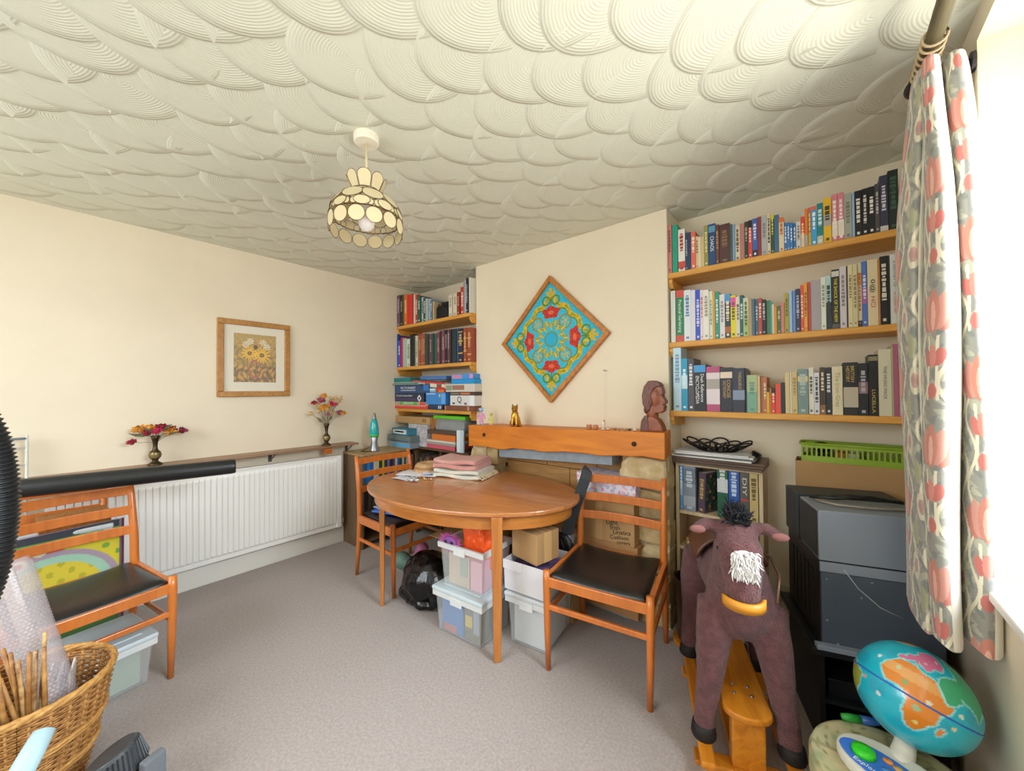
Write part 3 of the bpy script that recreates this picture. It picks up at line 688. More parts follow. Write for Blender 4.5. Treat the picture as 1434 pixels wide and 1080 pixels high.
vase(1.447, 'small dark brass vase above the orange block near the shelf end', 'tall loose spray of dried flowers with thin stems, right on radiator shelf', h2, 5)
# sunflower picture
pa, pb = PX(303, 444, XL+.02), PX(405, 555, XL+.02)
pw, ph = .476, .572; pic = T('framed_picture', 'pale wood framed sunflower print hanging above the radiator', 'picture', (XL, .949, 1.593))
FRM = mat('frame_oak', 'c08a48', .45, wood=(25, 25, 25), c2='a4702f')
fw = .04
for nm, y0, y1, z0, z1 in (('frame_rail', -pw/2, pw/2, ph/2-fw, ph/2), ('frame_rail', -pw/2, pw/2, -ph/2, -ph/2+fw), ('frame_stile', -pw/2, -pw/2+fw, -ph/2+fw, ph/2-fw), ('frame_stile', pw/2-fw, pw/2, -ph/2+fw, ph/2-fw)):
    G().b2(.002, .024, y0, y1, z0, z1).build(nm, FRM, pic, bevel=.006, seg=3)
G().b2(.003, .010, -pw/2+fw, pw/2-fw, -ph/2+fw, ph/2-fw).build('mount', cm('e6dfcc', .8), pic)
def sunf(P):
    y, z = P[:, 1]/.138, (P[:, 2]-.005)/.182; C = np.tile(hexrgb('b08a3c'), (len(P), 1)); rn = np.random.RandomState(2)
    nz = np.sin(y*9+3*np.sin(z*7))*np.sin(z*8+2*np.sin(y*11)); put(C, nz > .3, '8c7838'); put(C, nz < -.4, 'c89c44'); put(C, (z < -.35) & (nz > 0), '7c5c34'); put(C, (z < -.15) & (np.abs(np.sin(y*7+.6*np.sin(z*3))) < .09), '6c5030'); put(C, (z > .5) & (nz > .1), 'b49c50')
    put(C, (np.hypot((y+.02)/.5, (z+.55)/.5) < 1) & (np.abs(np.hypot(y+.02, (z+.45)*.8)-.28) < .035), 'b06048')
    for cx, cz in ((-.45, .55), (-.25, .7), (.35, .68), (.55, .5)):
        d = np.hypot(y-cx, (z-cz)*1.3); put(C, (d < .17) & (np.sin(8*np.arctan2(z-cz, y-cx)) > -.2), 'e8e0c8')
    for cx, cz, R in ((-.28, .2, .42), (.3, .14, .46)):
        d = np.hypot(y-cx, (z-cz)*1.3); a = np.arctan2(z-cz, y-cx); put(C, d < R*(.72+.28*np.cos(14*a)), 'eab41c'); put(C, (d < R*.8) & (np.cos(14*a) > .85), 'f0cc3c'); put(C, d < R*.26, '6c5428'); put(C, d < R*.13, '9c7c3c')
    d = np.hypot(y-.0, z-.46); put(C, d < .1, '5c3c20')
    return C
g = G().grid(lambda u, v: (.0108, -.138+.276*u, -.177+.364*v), 110, 140)
paint(g.build('print', mat('sunflower_print', attr='print', rough=.6), pic), sunf)
G().b2(.013, .0145, -pw/2+fw, pw/2-fw, -ph/2+fw, ph/2-fw).build('glass', clear('picture_glass', 'ffffff', .05, .04), pic)
# ------------------------------------------------------------------ chimney breast: embroidered diamond panel
dm = T('framed_embroidery', 'turquoise poppy embroidery in a wooden frame hung as a diamond', 'picture', (-1.484, YC, 1.705))
S = .645; Rm = Euler((0, PI/4, 0)).to_matrix().to_4x4(); fwd_ = .03
FRD = mat('frame_teak', 'c8883e', .45, wood=(25, 25, 25), c2='a8682c')
for nm, x0, x1, z0, z1 in (('frame_side', -S/2, S/2, S/2-fwd_, S/2), ('frame_side', -S/2, S/2, -S/2, -S/2+fwd_), ('frame_side', -S/2, -S/2+fwd_, -S/2+fwd_, S/2-fwd_), ('frame_side', S/2-fwd_, S/2, -S/2+fwd_, S/2-fwd_)):
    o = G().b2(x0, x1, -.035, -.002, z0, z1).build(nm, FRD, dm, bevel=.003); o.rotation_euler = (0, PI/4, 0)
def embro(P):
    x, z = P[:, 0], P[:, 2]; C = np.tile(hexrgb('38b8d4'), (len(P), 1)); D = .41; x = x/D; z = z/D
    put(C, np.sin(x*60+7*np.sin(z*23))*np.sin(z*55) > .72, '58c4d4')
    a = np.arctan2(z, x); r = np.hypot(x, z); dd = np.abs(x)+np.abs(z)
    # outer wavy yellow band following the diamond
    w = dd-.80-.035*np.cos(12*a)+.035*np.cos(4*a); band = np.abs(w) < .058; put(C, band, 'c8a824'); put(C, band & (np.sin(40*a) > .5), 'd8bc3c'); put(C, (np.abs(w) < .022) & (np.sin(20*a) > .1), '8c9c34')
    put(C, (np.abs(w+.07) < .014) & (np.cos(4*a) < .5), '4c8c3c')
    for k in range(4):
        q = k*PI/2; xr = x*math.cos(q)+z*math.sin(q); zr = -x*math.sin(q)+z*math.cos(q)
        d = np.hypot(xr-.80, zr*1.0); put(C, (d < .10) & (np.cos(6*np.arctan2(zr, xr-.78)) > -.3), 'd4b02c'); put(C, (np.abs(zr) < .012) & (xr > .56) & (xr < .74), '4c7c34')
        put(C, (np.abs(np.hypot(xr-.68, np.abs(zr)-.10)-.075) < .016), '5c8c34')
        # scroll loops between the poppies
        c = .36; d2 = np.hypot(xr*.7071+zr*.7071-c*1.12, -xr*.7071+zr*.7071); put(C, np.abs(d2-.115) < .014, '94883c'); put(C, (d2 < .075) & (np.cos(5*np.arctan2(-xr*.7071+zr*.7071, xr*.7071+zr*.7071-c*1.12)) > 0), 'c8b04c')
        # poppy
        ex, ez = (xr-.47)/.105, zr/.175; rr = np.hypot(ex, ez); an = np.arctan2(ez, ex); pop = rr < 1+.12*np.cos(5*an); put(C, pop, 'cc3a2c'); put(C, pop & (np.sin(9*an+6*rr) > .55), 'a82c28'); put(C, pop & (rr < .35), 'e06a48')
    ring = (r > .17) & (r < .34) & (np.cos(10*a)*.05+.255-r < .05) & (np.cos(10*a)*.05+.255-r > -.06); put(C, ring, 'b8a844'); put(C, ring & (np.sin(r*120+10*a) > .3), '7ca04c'); put(C, ring & (np.cos(20*a) > .8), 'd8cc8c')
    put(C, np.abs(r-.125) < .012, '6c8c4c'); put(C, r < .11, '2cb0d8')
    put(C, np.abs(np.sin(a*26)*.5+r*9-3.2) < .06, '88944c', .6)
    return C
q = (S/2-fwd_)*1.0
g = G().grid(lambda u, v: tuple(Rm @ Vector(((u*2-1)*q, -.012, (v*2-1)*q))), 240, 240)
paint(g.build('embroidered_panel', mat('embroidery', attr='print', rough=.75, bump=.25, bscale=350), dm), embro)
o = G().b2(-q, q, -.011, -.003, -q, q).build('backing_board', cm('6c5030', .8), dm); o.rotation_euler = (0, PI/4, 0)
# thread hanging from a nail on the chimney breast
nl = T('hanging_thread', 'thin pale thread hanging from a small nail beside the diamond panel', 'thread', PY(849, 519, YC))
G().lathe([(.002, 0), (.002, .028), (.006, .029), (.006, .032)], 8, TR(rx=PI/2)).build('nail', cm('8c8c80', .4, metal=.6), nl)
zt = PY(848, 597, YC).z-PY(849, 519, YC).z
G().tube([(0, -.028, .002), (-.001, -.026, zt*.5), (0, -.03, zt)], .0012, 5).build('thread', cm('e4e0d4', .7), nl)
# ------------------------------------------------------------------ capiz ceiling lamp
lamp = T('pendant_lamp', 'pendant lamp with a dome shade of round capiz shell discs', 'lamp', (-1.438, .802, 0))
G().lathe([(.0, 2.366), (.045, 2.366), (.05, 2.37), (.05, 2.4)], 28).build('ceiling_rose', cm('ece6d4', .5), lamp, smooth=False, bevel=.002)
G().tube([(0, 0, 2.37), (0, 0, 2.13)], .0055, 8).build('flex', cm('d8cca4', .5), lamp, smooth=True)
G().lathe([(.018, 2.10), (.02, 2.105), (.02, 2.15), (.008, 2.165)], 14).build('lamp_holder', cm('e8e4da', .4), lamp, smooth=True)
BULB = mat('bulb_opal', 'f2eeee', .25, sub=.3)
G().lathe([(.0, 2.0), (.017, 2.004), (.029, 2.018), (.033, 2.037), (.029, 2.056), (.018, 2.078), (.013, 2.1), (.012, 2.112)], 20).build('bulb', BULB, lamp, smooth=True)
CAP = clear('capiz_shell', 'e0d0a8', .82, .3); RIM = mat('brass_rim', '6a5228', .4, metal=.7)
def capiz(u, v, c, nrm, rot=0, name='shell_disc', shape=None):
    nrm = Vector(nrm).normalized(); up = Vector((0, 0, 1)); a = up.cross(nrm).normalized(); b = nrm.cross(a); M = Matrix(((a.x, b.x, nrm.x, c[0]), (a.y, b.y, nrm.y, c[1]), (a.z, b.z, nrm.z, c[2]), (0, 0, 0, 1)))
    poly = shape or [(u*math.cos(2*PI*k/18), v*math.sin(2*PI*k/18)) for k in range(18)]
    o = G().ext(poly, .001, M).build(name, CAP, lamp)
    G().tube([M @ Vector((x, y, .0005)) for x, y in poly+poly[:2]], .0012, 5, caps=False).build('rim', RIM, o); return o
def dome(th, ph): # th polar from top
    r = .142*math.sin(th)**.9 if th > 0 else 0; z = 2.035+.125*math.cos(th); return Vector((r*math.cos(ph), r*math.sin(ph), z)), Vector((math.sin(th)*math.cos(ph), math.sin(th)*math.sin(ph), math.cos(th)*1.05))
for k in range(8):
    ph = 2*PI*(k+.2)/8; d = Vector((math.cos(ph), math.sin(ph), 0)); tl = .42
    c = d*.064+Vector((0, 0, 2.192)); capiz(0, 0, c, d*math.cos(tl)-Vector((0, 0, math.sin(tl))), shape=[(-.019, -.032), (.019, -.032), (.026, .008), (.024, .02), (.014, .03), (0, .034), (-.014, .03), (-.024, .02), (-.026, .008)], name='crown_petal')
for k in range(10):
    p_, n_ = dome(.60, 2*PI*k/10); capiz(.029, .019, p_, n_)
for k in range(10):
    p_, n_ = dome(.98, 2*PI*(k+.5)/10); capiz(.040, .033, p_, n_)
for k in range(10):
    p_, n_ = dome(1.33, 2*PI*k/10); capiz(.030, .020, p_, n_)
for k in range(10):
    for q_ in (-.16, .16):
        p_, n_ = dome(1.36, 2*PI*(k+.5)/10+q_*.6); capiz(.0125, .0135, p_, n_, name='small_shell_disc')
    p_, n_ = dome(.76, 2*PI*k/10); capiz(.010, .012, p_, n_, name='small_shell_disc')
for k in range(14):
    p_, n_ = dome(1.62, 2*PI*(k+.3)/14); p_.z -= .016; capiz(.031, .030, p_, n_)
g = G()
for zq, rq in ((2.162, .056), (2.048, .136)): g.tube([(rq*math.cos(2*PI*k/32), rq*math.sin(2*PI*k/32), zq) for k in range(34)], .0016, 5, caps=False)
for k in range(5): a = 2*PI*k/5; g.tube([(0, 0, 2.16), (.056*math.cos(a), .056*math.sin(a), 2.162), (.11*math.cos(a), .11*math.sin(a), 2.125), (.136*math.cos(a), .136*math.sin(a), 2.048)], .0016, 5)
g.build('wire_frame', RIM, lamp)
# ------------------------------------------------------------------ curtain and pole
pole = T('curtain_pole', 'dark olive wooden curtain pole over the side window', 'curtain pole', (.25, 0, 2.285))
G().tube([(0, -.6, 0), (0, 1.68, 0)], .0185, 14).build('rod', mat('olive_pole', '7c7458', .45, wood=(30, 3, 30), c2='645c42'), pole, smooth=True)
G().lathe([(.019, 0), (.026, .006), (.018, .014), (.03, .03), (.032, .045), (.022, .062), (.006, .07)], 16, TR((0, 1.68, 0), rx=-PI/2)).build('finial', cm('241a24', .4), pole, smooth=True)
for y in (-.5, 1.665): G().tube([(0, y, 0), (.05, y, -.012), (.1, y, -.012)], .012, 8).lathe([(.028, 0), (.028, .008)], 14, TR((.103, y, -.012), ry=-PI/2)).build('wall_bracket', cm('241a24', .4), pole)
for k in range(7):
    y = 1.49+.027*k; g = G(); g.tube([(.024*math.cos(2*PI*q/16), y, .024*math.sin(2*PI*q/16)-.004) for q in range(18)], .0035, 6, caps=False); g.build('ring', cm('b8a07c', .4), pole, smooth=True)
PATH = [(.184, 1.62), (.176, 1.50), (.192, 1.41), (.224, 1.47), (.236, 1.60), (.212, 1.50), (.203, 1.375), (.222, 1.335), (.25, 1.37), (.268, 1.49), (.276, 1.61), (.262, 1.52), (.264, 1.40), (.284, 1.36), (.31, 1.40), (.322, 1.52), (.335, 1.62), (.328, 1.50), (.338, 1.44)]
def crom(P, t):
    n = len(P)-1; f = min(t*n, n-1e-6); i = int(f); f -= i; p = [Vector(P[max(0, min(n, i+k-1))]) for k in range(4)]
    return .5*((2*p[1])+(p[2]-p[0])*f+(2*p[0]-5*p[1]+4*p[2]-p[3])*f*f+(3*p[1]-p[0]-3*p[2]+p[3])*f**3)
NU, NV = 560, 420; CT, CB_ = 2.262, .655
PATH = [(min(x*1.10, .346), y*1.10) for x, y in PATH]
base = [crom(PATH, i/NU) for i in range(NU+1)]; arc = [0]
for i in range(NU): arc.append(arc[-1]+(base[i+1]-base[i]).length)
def cur(u, v):
    i = int(round(u*NU)); q = base[i]; z = CB_+(CT-CB_)*v; k = .62+.38*min(1, (1-v)*3.2+.0)**.7; k = k if v > .68 else 1.0; cx, cy = .262, 1.62
    wob = .006*math.sin(7*v+u*9); x = cx+(q.x-cx)*(k*.98)+wob+(.012 if v < .3 else 0)*(0.3-v); y = cy+(q.y-cy)*(.55+.45*min(1, (1-v)*4+.1))+.01*math.sin(5*v+3*u)
    return (min(x, .345), y, z+.008*math.sin(u*40)*(1-v)**6)
ct = T('curtain', 'floor-length-style patterned curtain with pink tulips gathered at the window', 'curtain', (0, 0, 0))
ct['label'] = 'gathered curtain with pink tulips on grey and cream beside the window'
def tulip(P):
    n = len(P); idx = np.arange(n); s = np.array(arc)[idx % (NU+1)]; z = P[:, 2]; C = np.tile(hexrgb('989790'), (n, 1))
    Wd, Hh = .21, .36; k = np.floor(s/Wd); zz = z+(k % 2)*Hh/2; x = (s/Wd-k)*2-1; y = ((zz/Hh) % 1.0)*2-1
    put(C, np.sin(x*9+3*np.sin(y*7))*np.sin(y*11) > .25, 'b4b4a4'); put(C, np.sin(x*13-4*np.sin(y*5))*np.sin(y*9+2) > .55, '848884')
    ax = np.abs(x)
    for c in (.30, .62): put(C, np.abs(ax-c-.16*np.sin(y*PI*2+c*5)) < .05, 'e4dcc4')
    put(C, (np.abs(ax-.12-.1*(y+.2)**2) < .035) & (y < .2) & (y > -.75), 'e8e0c8')
    put(C, np.abs(np.hypot(ax-.78, y+.45)-.17) < .05, 'd8d0b8'); put(C, np.hypot(ax-.78, y+.45) < .11, 'c0908c', .8)
    def petal(cx, cy, rx, ry, rot, col):
        dx, dy = x-cx, y-cy; a = dx*math.cos(rot)+dy*math.sin(rot); b = -dx*math.sin(rot)+dy*math.cos(rot); put(C, (a/rx)**2+(b/ry)**2 < 1, col)
    for sg in (-1, 1): petal(.34*sg, .48, .16, .26, -.75*sg, 'c47a6c'); petal(.2*sg, .55, .15, .28, -.35*sg, 'd2988a')
    petal(0, .56, .17, .32, 0, 'cc8878'); petal(0, .5, .07, .22, 0, 'eab4a4')
    for sg in (-1, 1): petal(.16*sg, -.12, .11, .15, -.7*sg, 'c8746c')
    petal(0, -.1, .1, .17, 0, 'dc9084'); petal(0, -.62, .13, .12, 0, 'c87870'); petal(.9, .1, .16, .2, 0, 'a8a888'); petal(-.9, .1, .16, .2, 0, 'a8a888')
    return C
g = G().grid(cur, NU, NV)
CF = mat('tulip_fabric', attr='print', rough=.85, sheen=.2, bump=.1, bscale=400)
cf = paint(g.build('patterned_face', CF, ct, smooth=True), tulip)
g = G().grid(lambda u, v: (cur(u, v)[0]+.006, cur(u, v)[1]+.004, cur(u, v)[2]), 70, 60)
g.build('lining', cm('e4e0d4', .85), ct, smooth=True)

# ------------------------------------------------------------------ organic helper
def blob(g, name, m, parent, vox=.008, smooth=4, loc=None, rz=0):
    o = g.build(name, m, parent, loc, rz, smooth=True); md = o.modifiers.new('remesh', 'REMESH'); md.mode = 'VOXEL'; md.voxel_size = vox; md.use_smooth_shade = True
    if smooth: s = o.modifiers.new('smooth', 'SMOOTH'); s.iterations = smooth; s.factor = .5
    return o
# ------------------------------------------------------------------ dining table
TCX, TCY, TA, TB, TRZ, TZ = -1.745, 1.657, .725, .48, math.radians(11.36), .735
tab = T('dining_table', 'oval teak extending dining table with tapered legs', 'table', (TCX, TCY, 0), TRZ)
def ell(a, b, n=64): return [(a*math.cos(2*PI*k/n), b*math.sin(2*PI*k/n)) for k in range(n)]
top = G().ext(ell(TA, TB, 96), .022, TR((0, 0, TZ-.022))).build('table_top', W_TABLE, tab, bevel=.005)
G().b2(-.0012, .0012, -TB+.006, TB-.006, TZ-.0005, TZ+.0003).build('leaf_joint', cm('5c3418', .6), top)
n = 64; o_, i_ = ell(TA-.045, TB-.045, n), ell(TA-.068, TB-.068, n); g = G(); vs = []
for z in (TZ-.098, TZ-.022): vs += [(x, y, z) for x, y in o_]+[(x, y, z) for x, y in i_]
fs = []
for k in range(n):
    j = (k+1) % n; fs += [(k, j, 2*n+j, 2*n+k), (n+j, n+k, 3*n+k, 3*n+j), (j, k, n+k, n+j), (2*n+k, 2*n+j, 3*n+j, 3*n+k)]
g.add(vs, fs); g.build('apron', mat('teak_apron', 'c98238', .32, wood=(3, 3, 24), c2='ab642a', coat=.3), tab)
LEGM = mat('teak_leg', 'c58040', .35, wood=(24, 24, 2.5), c2='a8642c', coat=.3)
for x, y in ((.445, -.375), (-.47, -.285), (.45, .35), (-.45, .35)):
    a = math.atan2(y/TB, x/TA); g = G(); g.box((x*.97, y*.97, (TZ-.022)/2), (.036, .058, TZ-.022), rz=a, taper=.62); g.build('leg', LEGM, tab, bevel=.005)
# ------------------------------------------------------------------ ladder-back chairs
CHW = mat('chair_teak', 'd67c34', .33, wood=(20, 20, 3), c2='c0682a', coat=.35)
def make_chair(label, group):
    t = T('dining_chair', label, 'chair', (0, 0, 0), 0, group)
    def seatf(u, v):
        x = (u*2-1)*.222*(1-.06*v); y = -.222+.44*v; e = max(abs(u*2-1), abs(v*2-1)); z = .452-.016*(1-abs(u*2-1)**2)*(.6+.4*v)
        return x, y, z+.02*(1-e**10)
    g = G().grid(seatf, 22, 22); b = len(g.v)
    ring = [i for i in range(23)]+[23*j+22 for j in range(1, 23)]+[23*22+i for i in range(21, -1, -1)]+[23*j for j in range(21, 0, -1)]
    lo = [(g.v[i][0]*.985, g.v[i][1]*.985, g.v[i][2]-.028) for i in ring]; g.v += lo; k = len(ring)
    for i in range(k): g.f.append((ring[(i+1) % k], ring[i], b+i, b+(i+1) % k)); g.m.append(0)
    g.f.append(tuple(b+i for i in range(k))[::-1]); g.m.append(0)
    g.build('seat', VINYL, t, smooth=True)
    for s in (-1, 1):
        G().tube([(s*.232, -.222, 0), (s*.236, -.222, .2), (s*.238, -.222, .42), (s*.238, -.222, .472)], [.012, .0155, .0185, .016], 12).build('leg', CHW, t, smooth=True, bevel=0)
        G().tube([(s*.228, .262, 0), (s*.228, .235, .2), (s*.228, .215, .42), (s*.227, .225, .6), (s*.225, .262, .8), (s*.224, .278, .862)], [.0125, .0165, .0195, .018, .015, .013], 12).build('back_post', CHW, t, smooth=True)
        G().b2(s*.236-.011, s*.236+.011, -.21, .21, .392, .448).build('side_rail', CHW, t, bevel=.004)
        G().b2(s*.232-.008, s*.232+.008, -.215, .228, .262, .285).build('stretcher', CHW, t, bevel=.004)
    def bow(y0, dy, z0, z1, th, hw):
        nn = 14; g = G(); vs = []
        for i in range(nn+1):
            u = i/nn*2-1; y = y0+dy*(1-u*u); vs += [(u*hw, y-th/2, z0), (u*hw, y+th/2, z0), (u*hw, y+th/2, z1), (u*hw, y-th/2, z1)]
        fs = [(0, 1, 2, 3), tuple(nn*4+k for k in (3, 2, 1, 0))]
        for i in range(nn):
            for q in range(4): fs.append((i*4+q, (i+1)*4+q, (i+1)*4+(q+1) % 4, i*4+(q+1) % 4))
        return g.add(vs, fs)
    bow(-.222, -.004, .396, .442, .018, .232).build('front_rail', CHW, t, bevel=.003)
    bow(-.222, .0, .288, .312, .016, .232).build('stretcher', CHW, t, bevel=.003)
    bow(.216, 0, .395, .445, .018, .222).build('back_rail', CHW, t, bevel=.003)
    for z0, yy in ((.598, .222), (.698, .24), (.798, .26)): bow(yy, .03, z0, z0+.046, .012, .222).build('slat', CHW, t, bevel=.003)
    return t
GC = 'teak ladder-back chairs with black vinyl seats'
ch1 = make_chair('teak ladder-back chair with black seat in front of the floral box', GC); ch1.location = (-.833, 1.758, 0); ch1.rotation_euler = (0, 0, math.radians(9.3))
ch2 = dup(ch1); ch2['label'] = 'teak ladder-back chair on the left, nearest, the black roll lying across its back'; ch2.location = (-2.552, .071, 0); ch2.rotation_euler = (0, 0, math.radians(100.3))
ch3 = dup(ch1); ch3['label'] = 'teak ladder-back chair tucked under the far left end of the table'; ch3.location = (-2.375, 1.62, 0); ch3.rotation_euler = (0, 0, math.radians(90))
fc = T('second_chair', 'second teak chair behind the nearest one, built folded flat against the radiator', 'chair', (-3.15, -.07, 0), math.radians(90))  # second chair, built slim and folded to fit before the radiator
for s_ in (-1, 1): G().tube([(s_*.235, .0, 0), (s_*.235, .02, .45), (s_*.232, .035, .862)], [.013, .016, .013], 12).build('back_post', CHW, fc, smooth=True)
for z0_ in (.66, .79): G().b2(-.225, .225, .022, .036, z0_, z0_+.05).build('slat', CHW, fc, bevel=.003)
G().b2(-.215, .215, .005, .022, .12, .5).build('folded_seat', CHW, fc, bevel=.004); G().b2(-.225, .225, .008, .024, .06, .09).build('stretcher', CHW, fc, bevel=.003)
# black rolled mat across the chair back
a, b = Vector((-2.83, -.35, .912)), Vector((-2.60, .645, .915)); d = (b-a)
rl = T('rolled_mat', 'long black rolled vinyl mat lying across the left chair back', 'mat', a)
dv = d.normalized(); q = dv.to_track_quat('Z', 'Y').to_matrix().to_4x4()
g = G().lathe([(.036, 0), (.0405, .002), (.042, .02), (.043, d.length*.5), (.041, d.length-.02), (.039, d.length)], 26, q); g.build('roll', mat('black_sheen', '1b1c1e', .38, bump=.04, bscale=30), rl, smooth=True, bevel=.003)
pts = [q @ Vector(((.004+.0055*k/6)*math.cos(k*.55), (.004+.0055*k/6)*math.sin(k*.55), d.length+.0006)) for k in range(34)]
G().tube(pts, .0012, 5).build('spiral_edge', cm('3c3c40', .5), rl)
# ------------------------------------------------------------------ bookcases
lb = T('bookcase', 'low brown veneer bookcase standing against the left wall beside the radiator', 'bookcase', (XL, 0, 0))
LBX, LY0, LY1, LZ = .335, 1.632, 2.20, .785
G().b2(.002, LBX, LY0, LY0+.018, 0, LZ).build('side_panel', W_DARK, lb, bevel=.002); G().b2(.002, LBX, LY1-.018, LY1, 0, LZ).build('side_panel', W_DARK, lb, bevel=.002)
G().b2(.002, LBX+.004, LY0-.003, LY1+.003, LZ, LZ+.018).build('top', mat('veneer_light', 'b89a6c', .45, wood=(3, 30, 30), c2='a08454'), lb, bevel=.003)
for z in (.05, .29, .53): G().b2(.01, LBX-.005, LY0+.018, LY1-.018, z, z+.018).build('shelf', W_DARK, lb)
G().b2(.002, .008, LY0+.018, LY1-.018, .02, LZ).build('back_board', cm('5c4834', .8), lb)
def side_books(zs, y0, y1, xf, cols, where, group, h=(.17, .21), depth=.14):
    rn = random.Random(int(zs*100)); y = y0
    for i, c in enumerate(cols):
        w = rn.uniform(.018, .034)
        if y+w > y1: break
        hh = rn.uniform(*h); o = G().b2(-depth, 0, 0, .0018, 0, hh).b2(-depth, 0, w-.0018, w, 0, hh).b2(-.0018, 0, .0018, w-.0018, 0, hh).build('book', cm(c, .5), None, (xf, y, zs+.0005))
        G().b2(-depth+.003, -.0018, .0018, w-.0018, .003, hh-.003).build('pages', PAGES, o)
        tag(o, '%s book on %s, %s from the radiator end' % (cname(c), where, ordn(i+1)), 'book', group); y += w+.0008
side_books(.548, LY0+.022, LY1-.02, XL+.315, ['2c78c8', '3c88d0', '2c6cb8', 'd8d4c8', 'd8d0a8', '2c4830', 'd8c83c', '3c3c44', '8878a8', '2c3c4c', '6c4c68', 'd0ccc0', '3c5c8c', '1c4c3c', 'c8c4b8', '5c3c3c', 'b8b0a0', '2c2c30', '8c5c4c', '3c6c8c', 'd8ccb0', '445c3c', 'a8a8b0', '4c3c5c'], "the brown bookcase's upper shelf", 'books in the brown bookcase')
side_books(.308, LY0+.022, LY1-.15, XL+.315, ['2c3440', '3c2c28', '54483c', '2c3c34', '5c4c44', '30303c', '484038', '3a4a54', '2c2420', '4c3838', '384838'], "the brown bookcase's lower shelf", 'books in the brown bookcase')
ab = T('bookcase', 'dark low bookcase in the far corner alcove behind the table', 'bookcase', (0, 2.16, 0))
AX0, AX1, AZ = -2.985, -2.262, .80
for x in (AX0, -2.63, AX1-.018): G().b2(x, x+.018, 0, .3, 0, AZ).build('upright', cm('5a4630', .5), ab, bevel=.002)
G().b2(AX0, AX1, -.005, .3, AZ, AZ+.02).build('top', mat('walnut_top', '6c5036', .5, wood=(3, 30, 30), c2='523a26'), ab, bevel=.003)
for z in (.04, .3, .55): G().b2(AX0+.018, AX1-.018, .005, .29, z, z+.016).build('shelf', cm('5a4630', .5), ab)
G().b2(AX0, AX1, .29, .297, .02, AZ).build('back_board', cm('3c2c1e', .8), ab)
x = AX0+.02
for i, c in enumerate(['24402c', '1c3424', '5c2434', '2c2c34', '6c5c34', '2c4434', '7c2c3c', '383028', '1c2c40', '4c3c2c', '5c1c24']):
    w = .02+.012*((i*7) % 5)/5; make_book(x, x+w, .567, .567+.16+.02*((i*3) % 4)/3, 2.185, .15, c, '%s book in the dark alcove bookcase, %s from its left side' % (cname(c), ordn(i+1)), 'books in the dark alcove bookcase', tc='a89860' if i % 2 else None, seed=i); x += w+.001
sb = T('bookcase', 'narrow pale birch bookcase in the alcove behind the rocking horse', 'bookcase', (0, 2.262, 0))
SX0, SX1, SH = -.652, -.232, .905
for x in (SX0, SX1-.018): G().b2(x, x+.018, 0, .2, 0, SH).build('side_panel', W_LIGHT, sb, bevel=.002)
for z in (.03, .215, .43, .632): G().b2(SX0+.018, SX1-.018, .004, .19, z, z+.018).build('shelf', W_LIGHT, sb, bevel=.0015)
G().b2(SX0+.018, SX1-.018, .19, .196, .02, SH).build('back_board', cm('b8a078', .7), sb)
G().b2(SX0, SX1, 0, .2, SH, SH+.016).build('top', W_LIGHT, sb, bevel=.002)
# books in it (pixels from the crop at 940,580 scaled 7.714)
SBK = [(55, 128, 505, '5c9cd0', 'tall pale blue patterned'), (130, 262, 505, '8894a4', 'thick blue-grey marbled'), (495, 612, 505, '1c5c40', 'dark green with white emblem'), (618, 735, 510, '2a58a8', 'royal blue'), (740, 838, 530, '5c5854', 'grey DIY manual'), (842, 935, 612, 'c8b078', 'tan shorter')]
for i, (a, b, yt, c, nm) in enumerate(SBK):
    X0, X1 = PY(940+a/7.714, 645, 2.28).x, PY(940+b/7.714, 645, 2.28).x; zt = PY(940+(a+b)/15.43, 580+yt/7.714, 2.28).z
    X0 = max(X0, SX0+.02); X1 = min(X1, SX1-.0195)
    op = ['b:.3:.6:9cc4e4', 'b:.55:.85:6c7884|b:.1:.3:a8b0b8', 'b:.44:.68:c8ccd8|t:V:.5:.08:d8e4dc:.05', 'b:.02:.05:d0dcf0', 'b:.86:.97:d8a030|b:.35:.38:c04848|t:DIY:.7:.6:d8d4d0:.3', ''][i]
    make_book(X0+.0006, X1-.0006, .6503, zt, 2.272, .16, c, nm+' book on the birch bookcase upper shelf', 'books on the birch bookcase', op, ['d0e4f4', 'c0ccd8', 'd0dcd0', 'c8d8f4', None, '6c5c30'][i], seed=i)
o = make_book(-.075, -.033, 0, .225, 0, .14, '5c4c5c', 'purple-brown thick book turned to show its floral front cover', 'books on the birch bookcase', '', 'c8a868', seed=9)
o.location = (-.525, 2.285, .6503); o.rotation_euler = (0, .05, math.radians(-24))
g = G().grid(lambda u, v: (-.033+.042+.0125, .012+.12*u, .012+.2*v), 30, 46)
def fl_cov(P):
    C = np.tile(hexrgb('2c3c3c'), (len(P), 1)); y, z = P[:, 1], P[:, 2]; put(C, np.sin(y*130+2*np.sin(z*70))*np.sin(z*95) > .35, '4c6c4c'); put(C, np.sin(y*90+1)*np.sin(z*75+2) > .78, 'c89048'); put(C, np.sin(y*110+4)*np.sin(z*60) > .85, 'a84838'); return C
g = G().grid(lambda u, v: (.0213, .012+.12*u, .012+.2*v), 30, 46); paint(g.build('cover_print', mat('cover_print', attr='print', rough=.5), o), fl_cov)
